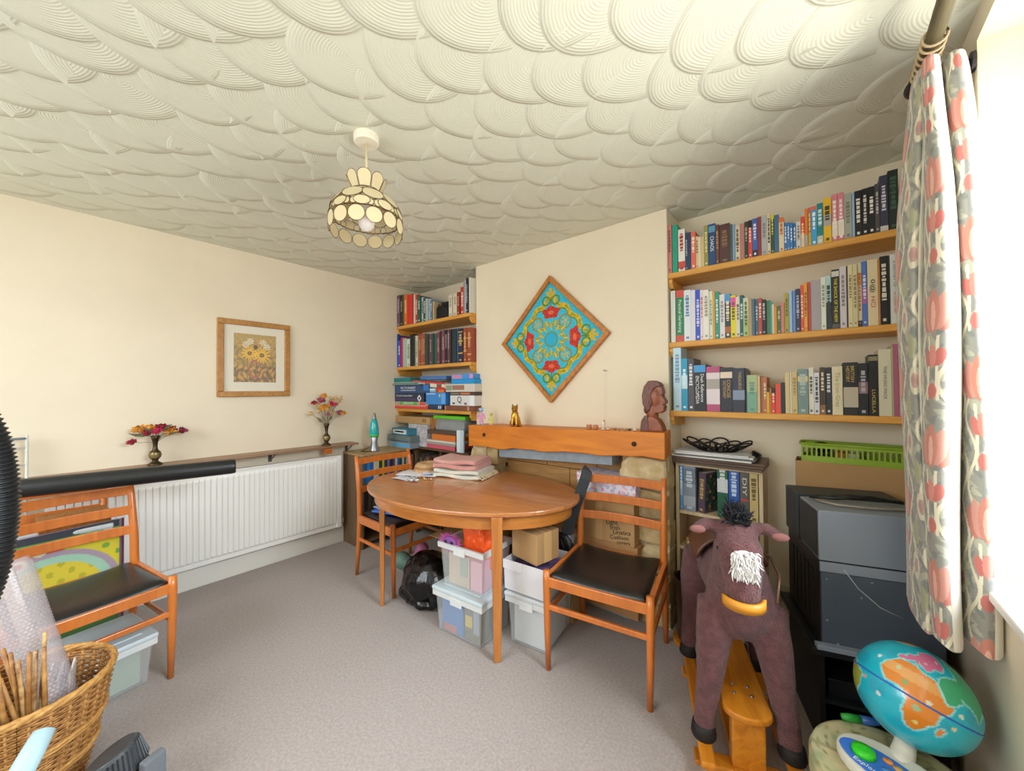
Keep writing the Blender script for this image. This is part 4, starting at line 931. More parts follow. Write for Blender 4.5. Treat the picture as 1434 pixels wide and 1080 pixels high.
# papers and envelopes on its lower shelves
def slab(name, label, cat, x, y, z, w, d, h, c, rz=0, group=None, m=None):
    o = G().box((0, 0, h/2), (w, d, h)).build(name, m or cm(c, .7), None, (x, y, z), rz, bevel=min(.0015, h*.3), seg=1); return tag(o, label, cat, group)
z = .4485
for i, (c, w, h, nm) in enumerate((('c89858', .30, .018, 'tan'), ('d8b884', .32, .012, 'pale buff'), ('b88048', .31, .02, 'brown'), ('c8986c', .27, .012, 'pinkish'))):
    slab('envelope', nm+' paper envelope in the pile on the birch bookcase middle shelf', 'envelope', -.45+.01*(i % 2), 2.355, z, w, .16, h, c, rz=.03*(i-1), group='envelopes on the birch bookcase'); z += h+.001
slab('papers', 'stack of white papers on top of the envelope pile in the birch bookcase', 'papers', -.45, 2.36, z, .26, .15, .02, 'd4d0cc', .03)
z = .2335
for i, (c, h, nm) in enumerate((('d0a050', .025, 'mustard'), ('d8d8dc', .03, 'white'), ('c88838', .02, 'amber'))):
    slab('envelope', nm+' padded envelope on the birch bookcase lower shelf', 'envelope', -.46, 2.36, z, .27, .15, h, c, .02*i, 'envelopes on the birch bookcase'); z += h+.001
# trays, papers and bowl on top of the birch bookcase
TRY = mat('tray_brown', '5c4638', .45, wood=(3, 25, 25), c2='48342a')
zt = SH+.0165
for k in range(3): slab('board_tray', '%s dark brown wooden board on the birch bookcase' % ['lowest', 'middle', 'uppermost'][k], 'board', -.475+.012*k, 2.345, zt+.0135*k, .50-.02*k, .24, .013, '', .02*(k-1), 'dark boards on the birch bookcase', TRY)
zt += .041
for k in range(4): slab('magazine', '%s magazine under the black metal bowl' % ['lowest', 'second lowest', 'second highest', 'topmost'][k], 'magazine', -.47+.006*((k*3) % 4), 2.335, zt+.0085*k, .40-.012*k, .23, .008, ['dcdcd8', '6c6c70', 'e4e4e0', 'd0d4d8'][k], .03*((k % 3)-1), 'magazines under the bowl')
zt += .0345
bw = T('metal_bowl', 'openwork black metal leaf bowl on the magazines in the right alcove', 'bowl', (-.455, 2.345, zt))
BM = mat('black_iron', '1c1a18', .4, metal=.5)
G().lathe([(.0, 0), (.085, 0), (.095, .004), (.085, .007), (0, .006)], 28).build('base', BM, bw, smooth=True)
def bowlr(t): return .09+.095*t**.8, .004+.055*t
for k in range(12):
    a0 = 2*PI*k/12
    for sg in (-1, 1):
        pts = []
        for i in range(13):
            t = i/12; r, z = bowlr(math.sin(t*PI)**.8*(.98 if k % 2 else .8)); a = a0+sg*(t-.5)*.95; pts.append((r*math.cos(a)*1.0, r*math.sin(a)*.62, z))
        if sg > 0: G().tube(pts, .0042, 6).build('leaf_loop', BM, bw, smooth=True)
    pts = []
    for i in range(9): t = i/8; r, z = bowlr(t*.62); a = a0+.2*math.sin(t*5); pts.append((r*math.cos(a), r*math.sin(a)*.62, z))
    G().tube(pts, .0034, 6).build('stem_wire', BM, bw, smooth=True)
g = G(); rn = random.Random(4)
for i in range(70):
    a, e = rn.uniform(0, 2*PI), rn.uniform(-.6, 1.4); p = Vector((math.cos(a)*math.cos(e), math.sin(a)*math.cos(e), math.sin(e)*.8)); g.tube([Vector((0, 0, .025)), p*.034+Vector((0, 0, .025))], [.003, .0007], 4)
tag(g.build('fluffy_duster', cm('1d1916', .9), None, (-.275, 2.325, SH+.0583)), 'small black fluffy pompom at the right end of the dark boards', 'pompom')
# ------------------------------------------------------------------ on the mantel
def mz(x): return 1.07+.036*(x+2.143)/1.5+.0025
GOLD = mat('gold_paint', 'c8963c', .28, metal=.85, var=.25, vscale=40)
p = PY(721, 598, 2.085); cat_ = T('cat_ornament', 'small gold seated cat ornament on the mantel beam', 'ornament', (p.x, 2.09, mz(p.x)), .5)
g = G(); g.ball((0, .012, .045), (.034, .04, .045)); g.ball((0, -.006, .075), (.027, .028, .045)); g.ball((0, -.018, .125), (.024, .024, .023)); g.ball((0, -.036, .119), (.012, .012, .01))
for s in (-1, 1): g.tube([(s*.014, -.018, .08), (s*.015, -.032, .03), (s*.015, -.036, .004)], [.013, .01, .009], 10); g.ball((s*.016, -.04, .008), (.01, .014, .008)); g.ball((s*.026, .002, .022), (.016, .03, .022)); g.tube([(s*.014, -.012, .138), (s*.017, -.012, .162)], [.011, .002], 8)
g.tube([(.01, .04, .01), (.035, .03, .008), (.04, 0, .008), (.03, -.02, .008)], .008, 8); blob(g, 'body', GOLD, cat_, .0035, 2)
for s in (-1, 1): G().ball((s*.009, -.0395, .129), (.0035, .002, .0035), 8, 6).build('eye', cm('2c2010', .3), cat_, smooth=True)
def doll(px, py, y, hgt, c1, c2, c3, label, hat):
    q = PY(px, py, y); t = T('toy_figure', label, 'toy', (q.x, y, mz(q.x)), .4, 'toy figures on the mantel'); s = hgt/.13
    g = G(); g.ball((0, 0, .066*s), (.015*s, .011*s, .024*s)); g.tube([(0, 0, .085*s), (0, 0, .1*s)], .006*s, 8)
    for k in (-1, 1): g.tube([(k*.012*s, 0, .082*s), (k*.026*s, 0, .066*s), (k*.03*s, -.004, .045*s)], [.007*s, .006*s, .006*s], 8); g.tube([(k*.008*s, 0, .05*s), (k*.010*s, 0, .008*s)], [.009*s, .007*s], 8)
    blob(g, 'body', cm(c1, .5), t, .003, 2)
    for k in (-1, 1): G().ball((k*.011*s, -.005*s, .004*s), (.01*s, .016*s, .0045*s), 10, 6).build('shoe', cm(c3, .5), t, smooth=True)
    G().ball((0, 0, .112*s), (.0155*s, .0145*s, .017*s), 14, 9).build('head', cm(c2, .4), t, smooth=True)
    for k in (-1, 1): G().ball((k*.006*s, -.0135*s, .114*s), .0022*s, 6, 5).build('eye', cm('202028', .3), t)
    if hat: G().lathe([(.017*s, 0), (.021*s, .002*s), (.017*s, .004*s)], 16, TR((0, 0, .118*s), rx=.3), caps=False).build('hat_brim', cm('d8ecf8', .4), t, smooth=True)
doll(674, 597, 2.085, .135, 'd89cc0', '88bce8', '9cc8ec', 'pink toy figure with a pale blue round head on the mantel', True)
doll(688, 597, 2.085, .095, 'd0cc70', 'b8b848', 'e8c0b8', 'small yellow-green toy figure beside the pink one on the mantel', False)
# carved bust, profile turned to the right
p = PY(913, 606, 2.11); bu = T('wooden_bust', 'carved reddish-brown wooden head in profile at the right end of mantel', 'sculpture', (p.x-.004, 2.13, mz(p.x)-.001))
WB = mat('carved_wood', '9c5836', .4, wood=(12, 12, 30), c2='7c3f28'); WB2 = mat('carved_hair', '7c5248', .5, wood=(20, 20, 20), c2='5f3a34')
def prof(poly, th, y0=0):
    return [(x, z) for x, z in poly], th
def pextr(g, poly, th, yc=0): g.ext([(x, z) for x, z in poly], th, Matrix(((1, 0, 0, 0), (0, 0, -1, yc+th/2), (0, 1, 0, 0), (0, 0, 0, 1))))
g = G(); pextr(g, [(-.012, .10), (-.006, .2), (.0, .25), (.04, .272), (.062, .245), (.068, .215), (.062, .205), (.064, .195), (.082, .168), (.08, .158), (.068, .154), (.07, .146), (.076, .137), (.069, .131), (.074, .122), (.066, .112), (.052, .102), (.03, .104), (.022, .095)], .052)
g.ball((.02, 0, .19), (.05, .036, .075)); g.tube([(.005, 0, .14), (0, 0, .07)], [.03, .034], 12)
pextr(g, [(-.055, 0), (-.052, .05), (-.03, .08), (.01, .085), (.04, .068), (.062, .03), (.068, .0)], .075); blob(g, 'face', WB, bu, .0035, 2)
g = G(); pextr(g, [(-.02, .11), (-.042, .15), (-.046, .2), (-.035, .25), (-.01, .282), (.02, .284), (.045, .272), (.058, .255), (.02, .24), (.004, .205), (.006, .15), (-.004, .115)], .074)
g.ball((-.026, 0, .12), (.02, .03, .028)); blob(g, 'hair', WB2, bu, .0035, 3)
g = G(); pextr(g, [(-.056, 0), (-.05, .055), (-.03, .088), (-.012, .088), (-.008, .0)], .086); blob(g, 'hair_drape', WB2, bu, .0035, 3)
for sy in (-1, 1):
    G().ball((.002, sy*.034, .165), (.010, .007, .026), 10, 8).build('ear_drop', WB2, bu, smooth=True)
    G().tube([(.03, sy*.0275, .208), (.045, sy*.0285, .202), (.058, sy*.026, .206)], .0028, 6).build('eyelid', WB2, bu, smooth=True)
    G().ball((.064, sy*.013, .152), (.007, .006, .005), 8, 6).build('nostril', WB2, bu, smooth=True)
G().ball((.069, 0, .1375), (.008, .018, .006), 10, 6).build('upper_lip', WB2, bu, smooth=True); G().ball((.066, 0, .1265), (.008, .016, .006), 10, 6).build('lower_lip', WB2, bu, smooth=True)
# little things in front of it
for i, (px, nm) in enumerate(((825, 'left'), (834, 'right'))):
    q = PY(px, 600, 2.10); o = tag(G().lathe([(0, 0), (.014, 0), (.016, .003), (.0155, .02), (.018, .026), (.0145, .026), (.0125, .02), (.012, .006), (0, .006)], 16).build('tealight_cup', cm('c88c6c', .4, metal=.3), None, (q.x, 2.10, mz(q.x)), smooth=True), 'small copper tealight cup on the mantel, %s one of the pair' % nm, 'cup', 'copper cups on the mantel'); G().lathe([(.0, .007), (.0115, .007), (.0115, .017), (0, .017)], 12).build('candle', cm('e8dcc8', .5), o)
q = PY(845, 601, 2.10); t = T('small_ornament', 'tiny white two-legged shell ornament below the hanging thread', 'ornament', (q.x, 2.10, mz(q.x)))
G().lathe([(.013, 0), (.014, .004), (.005, .008), (.004, .02), (.010, .03), (.012, .04), (.006, .047), (0, .048)], 14).build('body', cm('e8dccc', .5), t, smooth=True); G().ball((.008, -.004, .053), (.006, .005, .007), 8, 6).build('head', cm('c08868', .5), t, smooth=True)
for i, (px, c, s, nm) in enumerate(((852, 'e0c8a8', .014, 'cream'), (862, 'b87858', .011, 'reddish'), (868, '9c9484', .010, 'grey'), (876, 'c8a070', .012, 'tan'), (882, '6c5c50', .011, 'dark'), (890, 'e4dcc8', .015, 'white'))):
    q = PY(px, 602, 2.09); tag(G().ball((0, 0, s*.6), (s*1.1, s*.9, s*.6), 12, 8).build('pebble', mat('peb%d' % i, c, .6, var=.3, vscale=60), None, (q.x, 2.085, mz(q.x)), smooth=True, rz=i), '%s pebble in the little row on the mantel before the bust' % nm, 'pebble', 'pebbles on the mantel')
# ------------------------------------------------------------------ on the table
def tp(px, py): return FZ(px, py, TZ+.0006)
def sheet(name, label, cat, px, py, w, d, rz, c, seed, z, amp=.006, group=None):
    q = tp(px, py); rn = random.Random(seed); a, b = rn.uniform(0, 6), rn.uniform(0, 6)
    g = G().grid(lambda u, v: ((u-.5)*w, (v-.5)*d, amp*(1+math.sin(5*u+a)*math.cos(4*v+b))+z), 12, 12)
    return tag(g.build(name, cm(c, .8), None, (q.x, q.y, TZ), rz, smooth=True, solid=.0006), label, cat, group)
sheet('paper', 'large white crumpled sheet lying across the papers on the table', 'paper', 590, 664, .30, .21, .5, 'e4e4ec', 1, .004, group='papers on the table')
sheet('paper', 'small white sheet at the left edge of the table papers', 'paper', 567, 670, .16, .11, .2, 'dcdce8', 2, .001, .004, 'papers on the table')
sheet('paper', 'bluish sheet at the right end of the table papers', 'paper', 612, 664, .2, .12, .8, 'd0d4e8', 3, .012, .005, 'papers on the table')
q = tp(579, 674); t = T('foil_scrap', 'crumpled silver foil scrap at the front of the table papers', 'foil', (q.x, q.y, TZ)); g = G(); rn = random.Random(3)
for k in range(8): g.ball((rn.uniform(-.04, .04), rn.uniform(-.03, .03), .014), (.018, .016, .013), 6, 4)
g.build('foil', mat('foil', 'd0d4dc', .25, metal=.7), t)
q = tp(594, 671); t = T('beads', 'short string of tan beads beside the foil on the table', 'beads', (q.x, q.y, TZ))
for k in range(9): G().ball((.014*k-.05, .014*math.sin(k*.9), .007), .0072, 8, 6).build('bead', cm(['c8a078', 'b08058', 'd8b890'][k % 3], .4), t, smooth=True)
q = FZ(607, 658, TZ); ht = T('straw_hat', 'small beige straw hat resting on the far left edge of the table', 'hat', (q.x+.02, q.y-.06, TZ+.0005))
STR = mat('straw', 'd0a878', .8, var=.25, vscale=90, bump=.4, bscale=120)
G().lathe([(.115, 0), (.117, .004), (.105, .03), (.1, .05), (.086, .065), (.06, .07), (.05, .058), (.0, .055)], 28).build('crown', STR, ht, smooth=True)
G().lathe([(.106, .028), (.1085, .03), (.1035, .046), (.101, .046)], 28, caps=False).build('band', cm('a8784c', .7), ht, smooth=True)
# folded blankets
def folded(name, label, px, py, w, d, h, n, c, rz, z, dx=0, dy=0, c2=None, fringe=None):
    q = FZ(px, py, TZ); t = T(name, label, 'blanket', (q.x+dx, q.y+dy, z), rz, 'folded blankets on the table'); m = mat('blanket_'+c, c, .9, sheen=.4, bump=.6, bscale=160, c2=c2, vscale=14, stretch=(1, 6, 1))
    for k in range(n):
        hh = h/n; g = G(); rn = random.Random(k+n)
        def f(u, v, hh=hh, k=k):
            a = 2*PI*v; ca, sa = math.cos(a), math.sin(a); e = .5; sgn = lambda x: (1 if x >= 0 else -1)*abs(x)**.32
            return ((u-.5)*w+.006*math.sin(9*u+k), sgn(ca)*d/2*(1-.02*k), hh*(k+.5)+sgn(sa)*hh*.52+.005*math.sin(7*u+2*k))
        g.grid(f, 20, 28); o = g.build('fold', m, t, smooth=True)
        for u in (0, 1): G().add([f(u, j/28) for j in range(28)], [tuple(range(28))]).build('folded_edge', m, o)
    if fringe:
        rn = random.Random(8)
        for k in range(34):
            y = -d/2+d*k/33; g = G().tube([(w/2-.005, y, h*.5), (w/2+.018, y+rn.uniform(-.012, .012), h*.3), (w/2+.03, y+rn.uniform(-.02, .02), .004)], .003, 5); g.build('fringe_tassel', cm(fringe, .9), t)
    return t
folded('blanket', 'cream patterned folded blanket with fringe under the pink one', 657, 662, .36, .26, .055, 2, 'e8e0d0', TRZ+.1, TZ+.001, .03, -.075, 'd0d4c8', 'd8c8a8')
folded('blanket', 'pink folded blanket on top of the cream blanket', 657, 662, .34, .25, .065, 2, 'd08c84', TRZ+.1, TZ+.059, .01, -.075, 'd8a498')
# ------------------------------------------------------------------ far corner: on the two low bookcases
z0 = LZ+.0185; zA = AZ+.0205
lv = T('lava_lamp', 'silver lava lamp with turquoise liquid on the brown bookcase', 'lamp', (XL+.21, 1.815, z0))
SIL = mat('brushed_silver', 'b8bcc0', .3, metal=.9)
G().lathe([(0, 0), (.044, 0), (.044, .006), (.026, .075), (.036, .13), (.035, .132), (0, .12)], 24).build('base', SIL, lv, smooth=True)
G().lathe([(.036, .128), (.042, .15), (.04, .2), (.031, .255), (.021, .29), (.0, .292)], 24).build('bottle', mat('turquoise_liquid', '28c4c8', .12, trans=.25, coat=.4), lv, smooth=True)
G().lathe([(.037, .124), (.0425, .14), (.0428, .152), (.0, .153)], 24).build('green_wax', cm('4cc46c', .3), lv, smooth=True)
G().lathe([(.0225, .288), (.021, .292), (.012, .335), (.004, .342), (0, .342)], 20).build('cap', SIL, lv, smooth=True)
G().tube([(.03, -.04, .004), (.02, -.09, .005), (-.05, -.1, .005), (-.08, -.05, .006), (-.1, .02, .03)], .003, 6).build('cable', BLACK, lv, smooth=True)
z = z0
o, w, h = face_box('storage_case', 'grey and blue plastic case at the bottom of the stack by the lava lamp', 'case', (402, 646, 562, 690), 2.06, .12, '8c98a0', 'cases by the lava lamp', z0=z, bands=((.2, .98, .25, .75, '58b0e0'),)); z += h+.001
o, w, h = face_box('storage_case', 'dark grey-green case in the middle of the stack by the lava lamp', 'case', (392, 592, 565, 642), 2.06, .12, '6c7c7c', 'cases by the lava lamp', z0=z, bands=((.1, .9, .05, .2, '3c5878'),)); z += h+.001
o, w, h = face_box('storage_case', 'small white and teal case on top of the stack by the lava lamp', 'case', (426, 536, 546, 586), 2.065, .11, '3c8098', 'cases by the lava lamp', z0=z, bands=((.08, .9, .2, .8, 'dce4e4'), (.2, .75, .4, .62, 'c8a0a0')))
FLW = mat('grey_floral', 'cfcdd0', .7, c2='a8a4ac', vscale=22)
o, w, h = face_box('lidded_box', 'grey floral cardboard box at the bottom beside the lava lamp cases', 'box', (568, 612, 690, 702), 2.165, .2, '', 'grey floral boxes', z0=zA, m=FLW, lid=.72); z = zA+h+.002
G().tube([(w*.1+.012*math.cos(a*.5), -.003, h*.42+.012*math.sin(a*.5)) for a in range(14)], .002, 5).build('metal_ring', cm('484850', .4), o)
o, w, h = face_box('lidded_box', 'grey floral cardboard box with label frame stacked on its twin', 'box', (552, 537, 690, 609), 2.165, .2, '', 'grey floral boxes', z0=z, m=FLW, lid=.6); z += h+.002
face_box('carton', 'flat tan carton lying on top of the grey floral boxes', 'carton', (452, 478, 712, 531), 2.17, .22, '', z0=z, m=CARD, bands=((.8, .84, .3, .8, '7c5c38'), (.86, .9, .3, .8, '7c5c38')))
z = zA
o, w, h = face_box('folder', 'pink folder at the bottom of the pile on the dark bookcase', 'folder', (688, 697, 900, 728), 2.165, .22, 'd06070', 'folders on the dark bookcase', z0=z); z += h+.001
for k in range(2): o, w, h = face_box('papers', ['grey paper pad above the pink folder', 'white paper pad above the grey pad'][k], 'papers', (690, 662, 905, 678), 2.16+.006*k, .22, ['a8a098', 'd8d4cc'][k], 'paper pads on the dark bookcase', z0=z); z += h+.001
o, w, h = face_box('folder', 'orange folder near the top of the pile on the dark bookcase', 'folder', (727, 610, 905, 656), 2.165, .2, 'd87830', 'folders on the dark bookcase', z0=z); z += h+.001
o, w, h = face_box('tray', 'dark wooden tray board carrying the green-lidded box', 'tray', (680, 577, 1004, 606), 2.17, .26, '5c4838', z0=z); z += h+.001
t = T('storage_box', 'clear plastic box with a bright green lid in the far corner', 'storage box', ((PY(638, 600, 2.28).x), 2.32, z))
bw_ = PY(660, 600, 2.2).x-PY(616, 600, 2.2).x; bh = 1.118-.03-z
G().tub(bw_, .24, 0, bh, .003, .93).build('tub', CLEAR, t); G().b2(-bw_/2-.006, bw_/2+.006, -.126, .126, bh, bh+.03).build('lid', cm('64c428', .4), t, bevel=.006)
G().b2(-bw_*.42, bw_*.42, -.09, .09, .006, .075).build('contents', mat('box_contents', '70787c', .8, c2='505860', vscale=25), t, bevel=.01)
o, w, h = face_box('folder', 'brown cardboard folder leaning beside the green-lidded box', 'folder', (712, 480, 740, 572), 2.2, .2, 'a06c38', z0=z, ry=.45)
face_box('ring_binder', 'white binder standing at the right end of the folder pile', 'binder', (914, 532, 963, 700), 2.14, .018, 'dce8f0', z0=zA-.05 if False else zA, bands=((.55, .95, .02, .98, 'c0d4e4'),))
slab('folder', 'bright blue folder lying on the chair behind the table', 'folder', -2.42, 1.62, .4745, .26, .32, .012, '4878d0', .3, 'blue folders')
slab('folder', 'pale blue plastic wallet lying on the bright blue folder', 'folder', -2.44, 1.63, .488, .24, .3, .008, '98b0d8', .1, 'blue folders')
# ------------------------------------------------------------------ under the table
def storage(label, x, y, z, w, d, h, rz, fill, lid=None, lidc='dfe6e6', name='storage_box', fh=.8):
    t = T(name, label, 'storage box', (x, y, z), rz, 'plastic storage boxes')
    G().tub(w, d, 0, h, .003, .9).build('tub', CLEAR, t)
    R_ = clear('clear_rim', 'eef2f2', .72, .3); g = G()
    for (x0, x1, y0, y1) in ((-w/2-.012, w/2+.012, -d/2-.012, -d/2+.002), (-w/2-.012, w/2+.012, d/2-.002, d/2+.012), (-w/2-.012, -w/2+.002, -d/2+.002, d/2-.002), (w/2-.002, w/2+.012, -d/2+.002, d/2-.002)): g.b2(x0, x1, y0, y1, h-.028, h)
    g.build('rim', R_, t)
    for s in (-1, 1): G().b2(-.04, .04, s*(d/2+.014)-.004, s*(d/2+.014)+.004, h-.045, h-.004).build('clip_handle', R_, t, bevel=.002)
    if lid:
        G().b2(-w/2-.016, w/2+.016, -d/2-.016, d/2+.016, h+.0005, h+.022).build('lid', clear('lid_'+lidc, lidc, .85, .35), t, bevel=.006); G().b2(-w/2+.03, w/2-.03, -d/2+.03, d/2-.03, h+.0225, h+.028).build('lid_panel', clear('lid_'+lidc, lidc, .85, .35), t, bevel=.003)
    for i, (x0, x1, y0, y1, z0_, z1_, c) in enumerate(fill): G().b2(x0*w*.42, x1*w*.42, y0*d*.42, y1*d*.42, .006+h*z0_, h*z1_).build('contents', cm(c, .7), t, bevel=.004)
    return t
r5 = math.radians(5)
storage('lidded clear box with blue contents on the floor under the table', -1.535, 1.502, 0, .33, .265, .228, r5, [(-1, .15, -.98, .95, 0, .9, '2c74b8'), (.2, .98, -.98, -.2, 0, .85, '6c6858'), (.25, .6, -1, -.9, .3, .6, 'c8b040'), (-.9, -.2, -1, -.97, 0, .2, 'b06868'), (.65, .95, -1.0, -.85, .2, .75, '8c9cb0')], True, 'd4e2e8')
ub = storage('open clear box with orange bag and pink mask, stacked under the table', -1.525, 1.512, .2585, .305, .25, .235, r5, [(-.9, .3, -.95, .9, 0, .75, 'c4b4a0'), (-.2, .2, -.99, -.95, .25, .7, '98a8a0'), (.35, .98, -.95, .9, 0, .7, 'd8a8b8')])
pg = T('carrier_bag', 'crinkled orange-red plastic carrier bag in the stacked clear box', 'bag', (-1.485, 1.52, .385), .2)
g = G(); g.box((0, 0, .09), (.19, .14, .22), rz=.2, taper=.85); g.box((.03, -.035, .10), (.09, .06, .17), rz=-.2, rx=.1); o = blob(g, 'bag', mat('orange_plastic', 'ee5a1c', .35, bump=.8, bscale=28), pg, .008, 2)
tx0 = bpy.data.textures.new('crinkle', 'CLOUDS'); tx0.noise_scale = .05; md = o.modifiers.new('crinkle', 'DISPLACE'); md.texture = tx0; md.strength = .03
G().tube([(-.05, -.04, .15), (-.06, -.06, .18), (-.02, -.07, .19), (.01, -.06, .165)], .004, 6).build('handle', cm('e87858', .4), pg, smooth=True)
mk = T('party_mask', 'fluffy pink masquerade mask on the front rim of the stacked box', 'mask', (-1.60, 1.385, .50), r5)
g = G(); rn = random.Random(6)
for k in range(150):
    a = rn.uniform(0, 2*PI); p0 = Vector((.055*math.cos(a), 0, .034*math.sin(a))); g.tube([p0, p0+Vector((math.cos(a)*rn.uniform(.01, .03), rn.uniform(-.02, .02), math.sin(a)*rn.uniform(.01, .026)))], [.0022, .0005], 4)
g.build('feather_trim', cm('d868b8', .9), mk); G().ball((0, 0, 0), (.052, .012, .032), 16, 10).build('mask_face', cm('8c4c9c', .5), mk, smooth=True)
for s in (-1, 1): G().ball((s*.022, -.011, .002), (.012, .003, .008), 10, 6).build('eye_hole', cm('18141c', .6), mk)
storage('large lidded clear box under the right end of the table', -1.205, 1.695, 0, .235, .30, .25, r5+.04, [(-.98, .98, -.98, .95, 0, .85, 'ccd0d4')], True, 'd8dee2')
wx = T('open_carton', 'white open carton on the large clear box under the table', 'carton', (-1.205, 1.672, .28), r5)
G().tub(.27, .27, 0, .155, .004, .97).build('body', cm('dcdce0', .6), wx); G().b2(-.137, -.02, -.139, -.1365, .11, .157).build('front_flap', cm('e8e8ec', .6), wx); G().b2(-.115, .1, -.1, .1, .006, .12).build('contents', mat('carton_fill', '443c50', .8, c2='8868a8', vscale=20), wx, bevel=.01)
cx = T('carton', 'small cardboard box sealed with brown tape under the table edge', 'carton', (-1.215, 1.66, .4362), r5-.25)
G().b2(-.095, .095, -.085, .085, 0, .155).build('body', CARD, cx, bevel=.002); G().b2(-.0955, .0955, -.028, .028, .1548, .1556).build('tape', cm('d8b078', .35), cx); G().b2(.0948, .0956, -.028, .028, .0, .155).build('tape', cm('d8b078', .35), cx); G().b2(-.095, .095, -.001, .001, .1557, .156).build('lid_seam', cm('6c4c28', .8), cx)
tb = T('clear_jar', 'clear ribbed plastic tub standing behind the taped cardboard box', 'tub', (-1.09, 1.80, .36))
G().lathe([(0, 0), (.06, 0), (.066, .01), (.07, .1), (.073, .12), (.069, .12), (.066, .1), (.06, .006), (0, .004)], 24).build('tub', CLEAR, tb, smooth=True); G().ball((0, 0, .07), (.05, .05, .05), 10, 6).build('contents', cm('4c6c9c', .6), tb)
slab('carton', 'plain tall carton on the floor beneath the clear ribbed tub', 'carton', -1.20, 1.945, 0, .18, .14, .37, 'a88858')
tb.location = (-1.20, 1.945, .3705)
bb = T('bin_bag', 'shiny black bin bag slumped on the floor under the table', 'bag', (-1.95, 1.52, 0), .2)
g = G(); g.ball((0, 0, .15), (.19, .16, .155), 20, 12); g.ball((.13, -.03, .12), (.10, .11, .12)); g.ball((.06, -.02, .17), (.12, .11, .12)); g.ball((-.09, 0, .06), (.12, .13, .07)); g.ball((.11, .03, .10), (.09, .12, .11)); g.ball((0, 0, .04), (.17, .15, .045))
o = blob(g, 'bag', mat('bin_liner', '0b0b0e', .2, bump=.5, bscale=22), bb, .009, 3)
tx = bpy.data.textures.new('crumple', 'CLOUDS'); tx.noise_scale = .12; md = o.modifiers.new('crumple', 'DISPLACE'); md.texture = tx; md.strength = .05; md.mid_level = .5
cb2 = T('carton', 'worn brown cardboard box behind the black bin bag', 'carton', (-1.955, 1.875, 0), .08)
G().b2(-.16, .17, -.15, .15, 0, .345).build('body', mat('worn_card', 'b08450', .8, var=.3, vscale=7), cb2, bevel=.004)
for s in (-1, 1): o = G().b2(-.16, .17, s*.15-.001, s*.15+.001, 0, .09).build('flap', _M['worn_card'], cb2); o.location = (0, 0, .345); o.rotation_euler = (s*-.9, 0, 0); o.location = (0, s*.15*(1-math.cos(.9)) if False else 0, .345)
for ch in list(cb2.children):
    if ch.name.startswith('flap'): bpy.data.objects.remove(ch)
G().b2(-.16, .17, -.235, -.15, .343, .3465).build('flap', CARD, cb2); G().b2(-.16, .17, .0, .15, .3465, .35).build('flap', CARD, cb2)
ob = T('gift_bag', 'olive green foil bag lying on the worn cardboard box', 'bag', (-1.94, 1.85, .351), .2)
g = G(); g.ball((0, 0, .045), (.13, .08, .05), 16, 10); g.ball((-.1, 0, .05), (.05, .06, .05)); blob(g, 'bag', mat('olive_foil', '7c7420', .35, metal=.3, bump=.7, bscale=25), ob, .01, 1)
g = G(); g.ball((0, 0, .12), (.05, .06, .125)); g.ball((.02, 0, .2), (.045, .05, .06)); t = T('plastic_bag', 'pink plastic bag standing between the chair leg and brown box', 'bag', (-2.235, 1.66, 0)); blob(g, 'bag', mat('pink_plastic', 'c07098', .4, bump=.7, bscale=20), t, .01, 1)
g = G(); g.ball((0, 0, .06), (.075, .06, .065)); g.ball((.05, .02, .05), (.05, .05, .05)); t = T('plastic_bag', 'crumpled grey-green bag on the floor beneath the far chair', 'bag', (-2.46, 1.66, 0)); blob(g, 'bag', mat('green_bag', '6c8878', .5, bump=.7, bscale=20), t, .01, 1)
# ------------------------------------------------------------------ boxes in the fireplace behind the near chair
hz = .031
lowb = T('carton', 'plain lower cardboard box standing on the hearth behind the chair', 'carton', (-.985, 2.165, hz), 0); G().b2(-.175, .175, -.085, .085, 0, .41).build('body', mat('brown_card', 'b98a5a', .8, var=.12, vscale=6), lowb, bevel=.003); G().b2(-.176, .151, -.0865, -.0845, .2, .203).build('flap_line', cm('7c5830', .8), lowb)
mid = T('carton', 'cardboard box with black handwriting stacked under the floral box', 'carton', (-.99, 2.165, hz+.411), 0)
G().b2(-.165, .165, -.09, .085, 0, .262).build('body', CARD, mid, bevel=.003); G().b2(-.075, -.03, -.0908, -.0895, 0, .262).build('tape', cm('c8a070', .4), mid); G().b2(-.075, -.03, -.09, .085, .2618, .2626).build('tape', cm('c8a070', .4), mid)
for s, x, zz_, sz in (('Light', .03, .118, .038), ('Irish', .05, .090, .036), ('Linatics', .09, .070, .036), ('Cushion', .075, .038, .034), ('covers', .10, .014, .03)):
    text(s, 'handwriting', sz, cm('1c1814', .8), mid, Matrix(((1, -.1, 0, x), (0, 0, -1, -.0914), (.12, 1, 0, zz_), (0, 0, 0, 1))))
flb = T('gift_box', 'white pastel floral lidded box on top of the handwritten carton', 'box', (-1.0, 2.16, hz+.411+.2635), 0)
def flo(P):
    C = np.tile(hexrgb('e8e4ee'), (len(P), 1)); s = P[:, 0]+P[:, 1]*1.3; z = P[:, 2]+P[:, 1]*.7; put(C, np.sin(s*95+2*np.sin(z*60))*np.sin(z*110+1) > .45, 'e4b4c8'); put(C, np.sin(s*80+3)*np.sin(z*90+2*np.sin(s*50)) > .5, 'b0c0e0'); put(C, np.sin(s*120+1)*np.sin(z*75) > .8, 'd88ca8'); return C
FLO = mat('pastel_floral', attr='print', rough=.5)
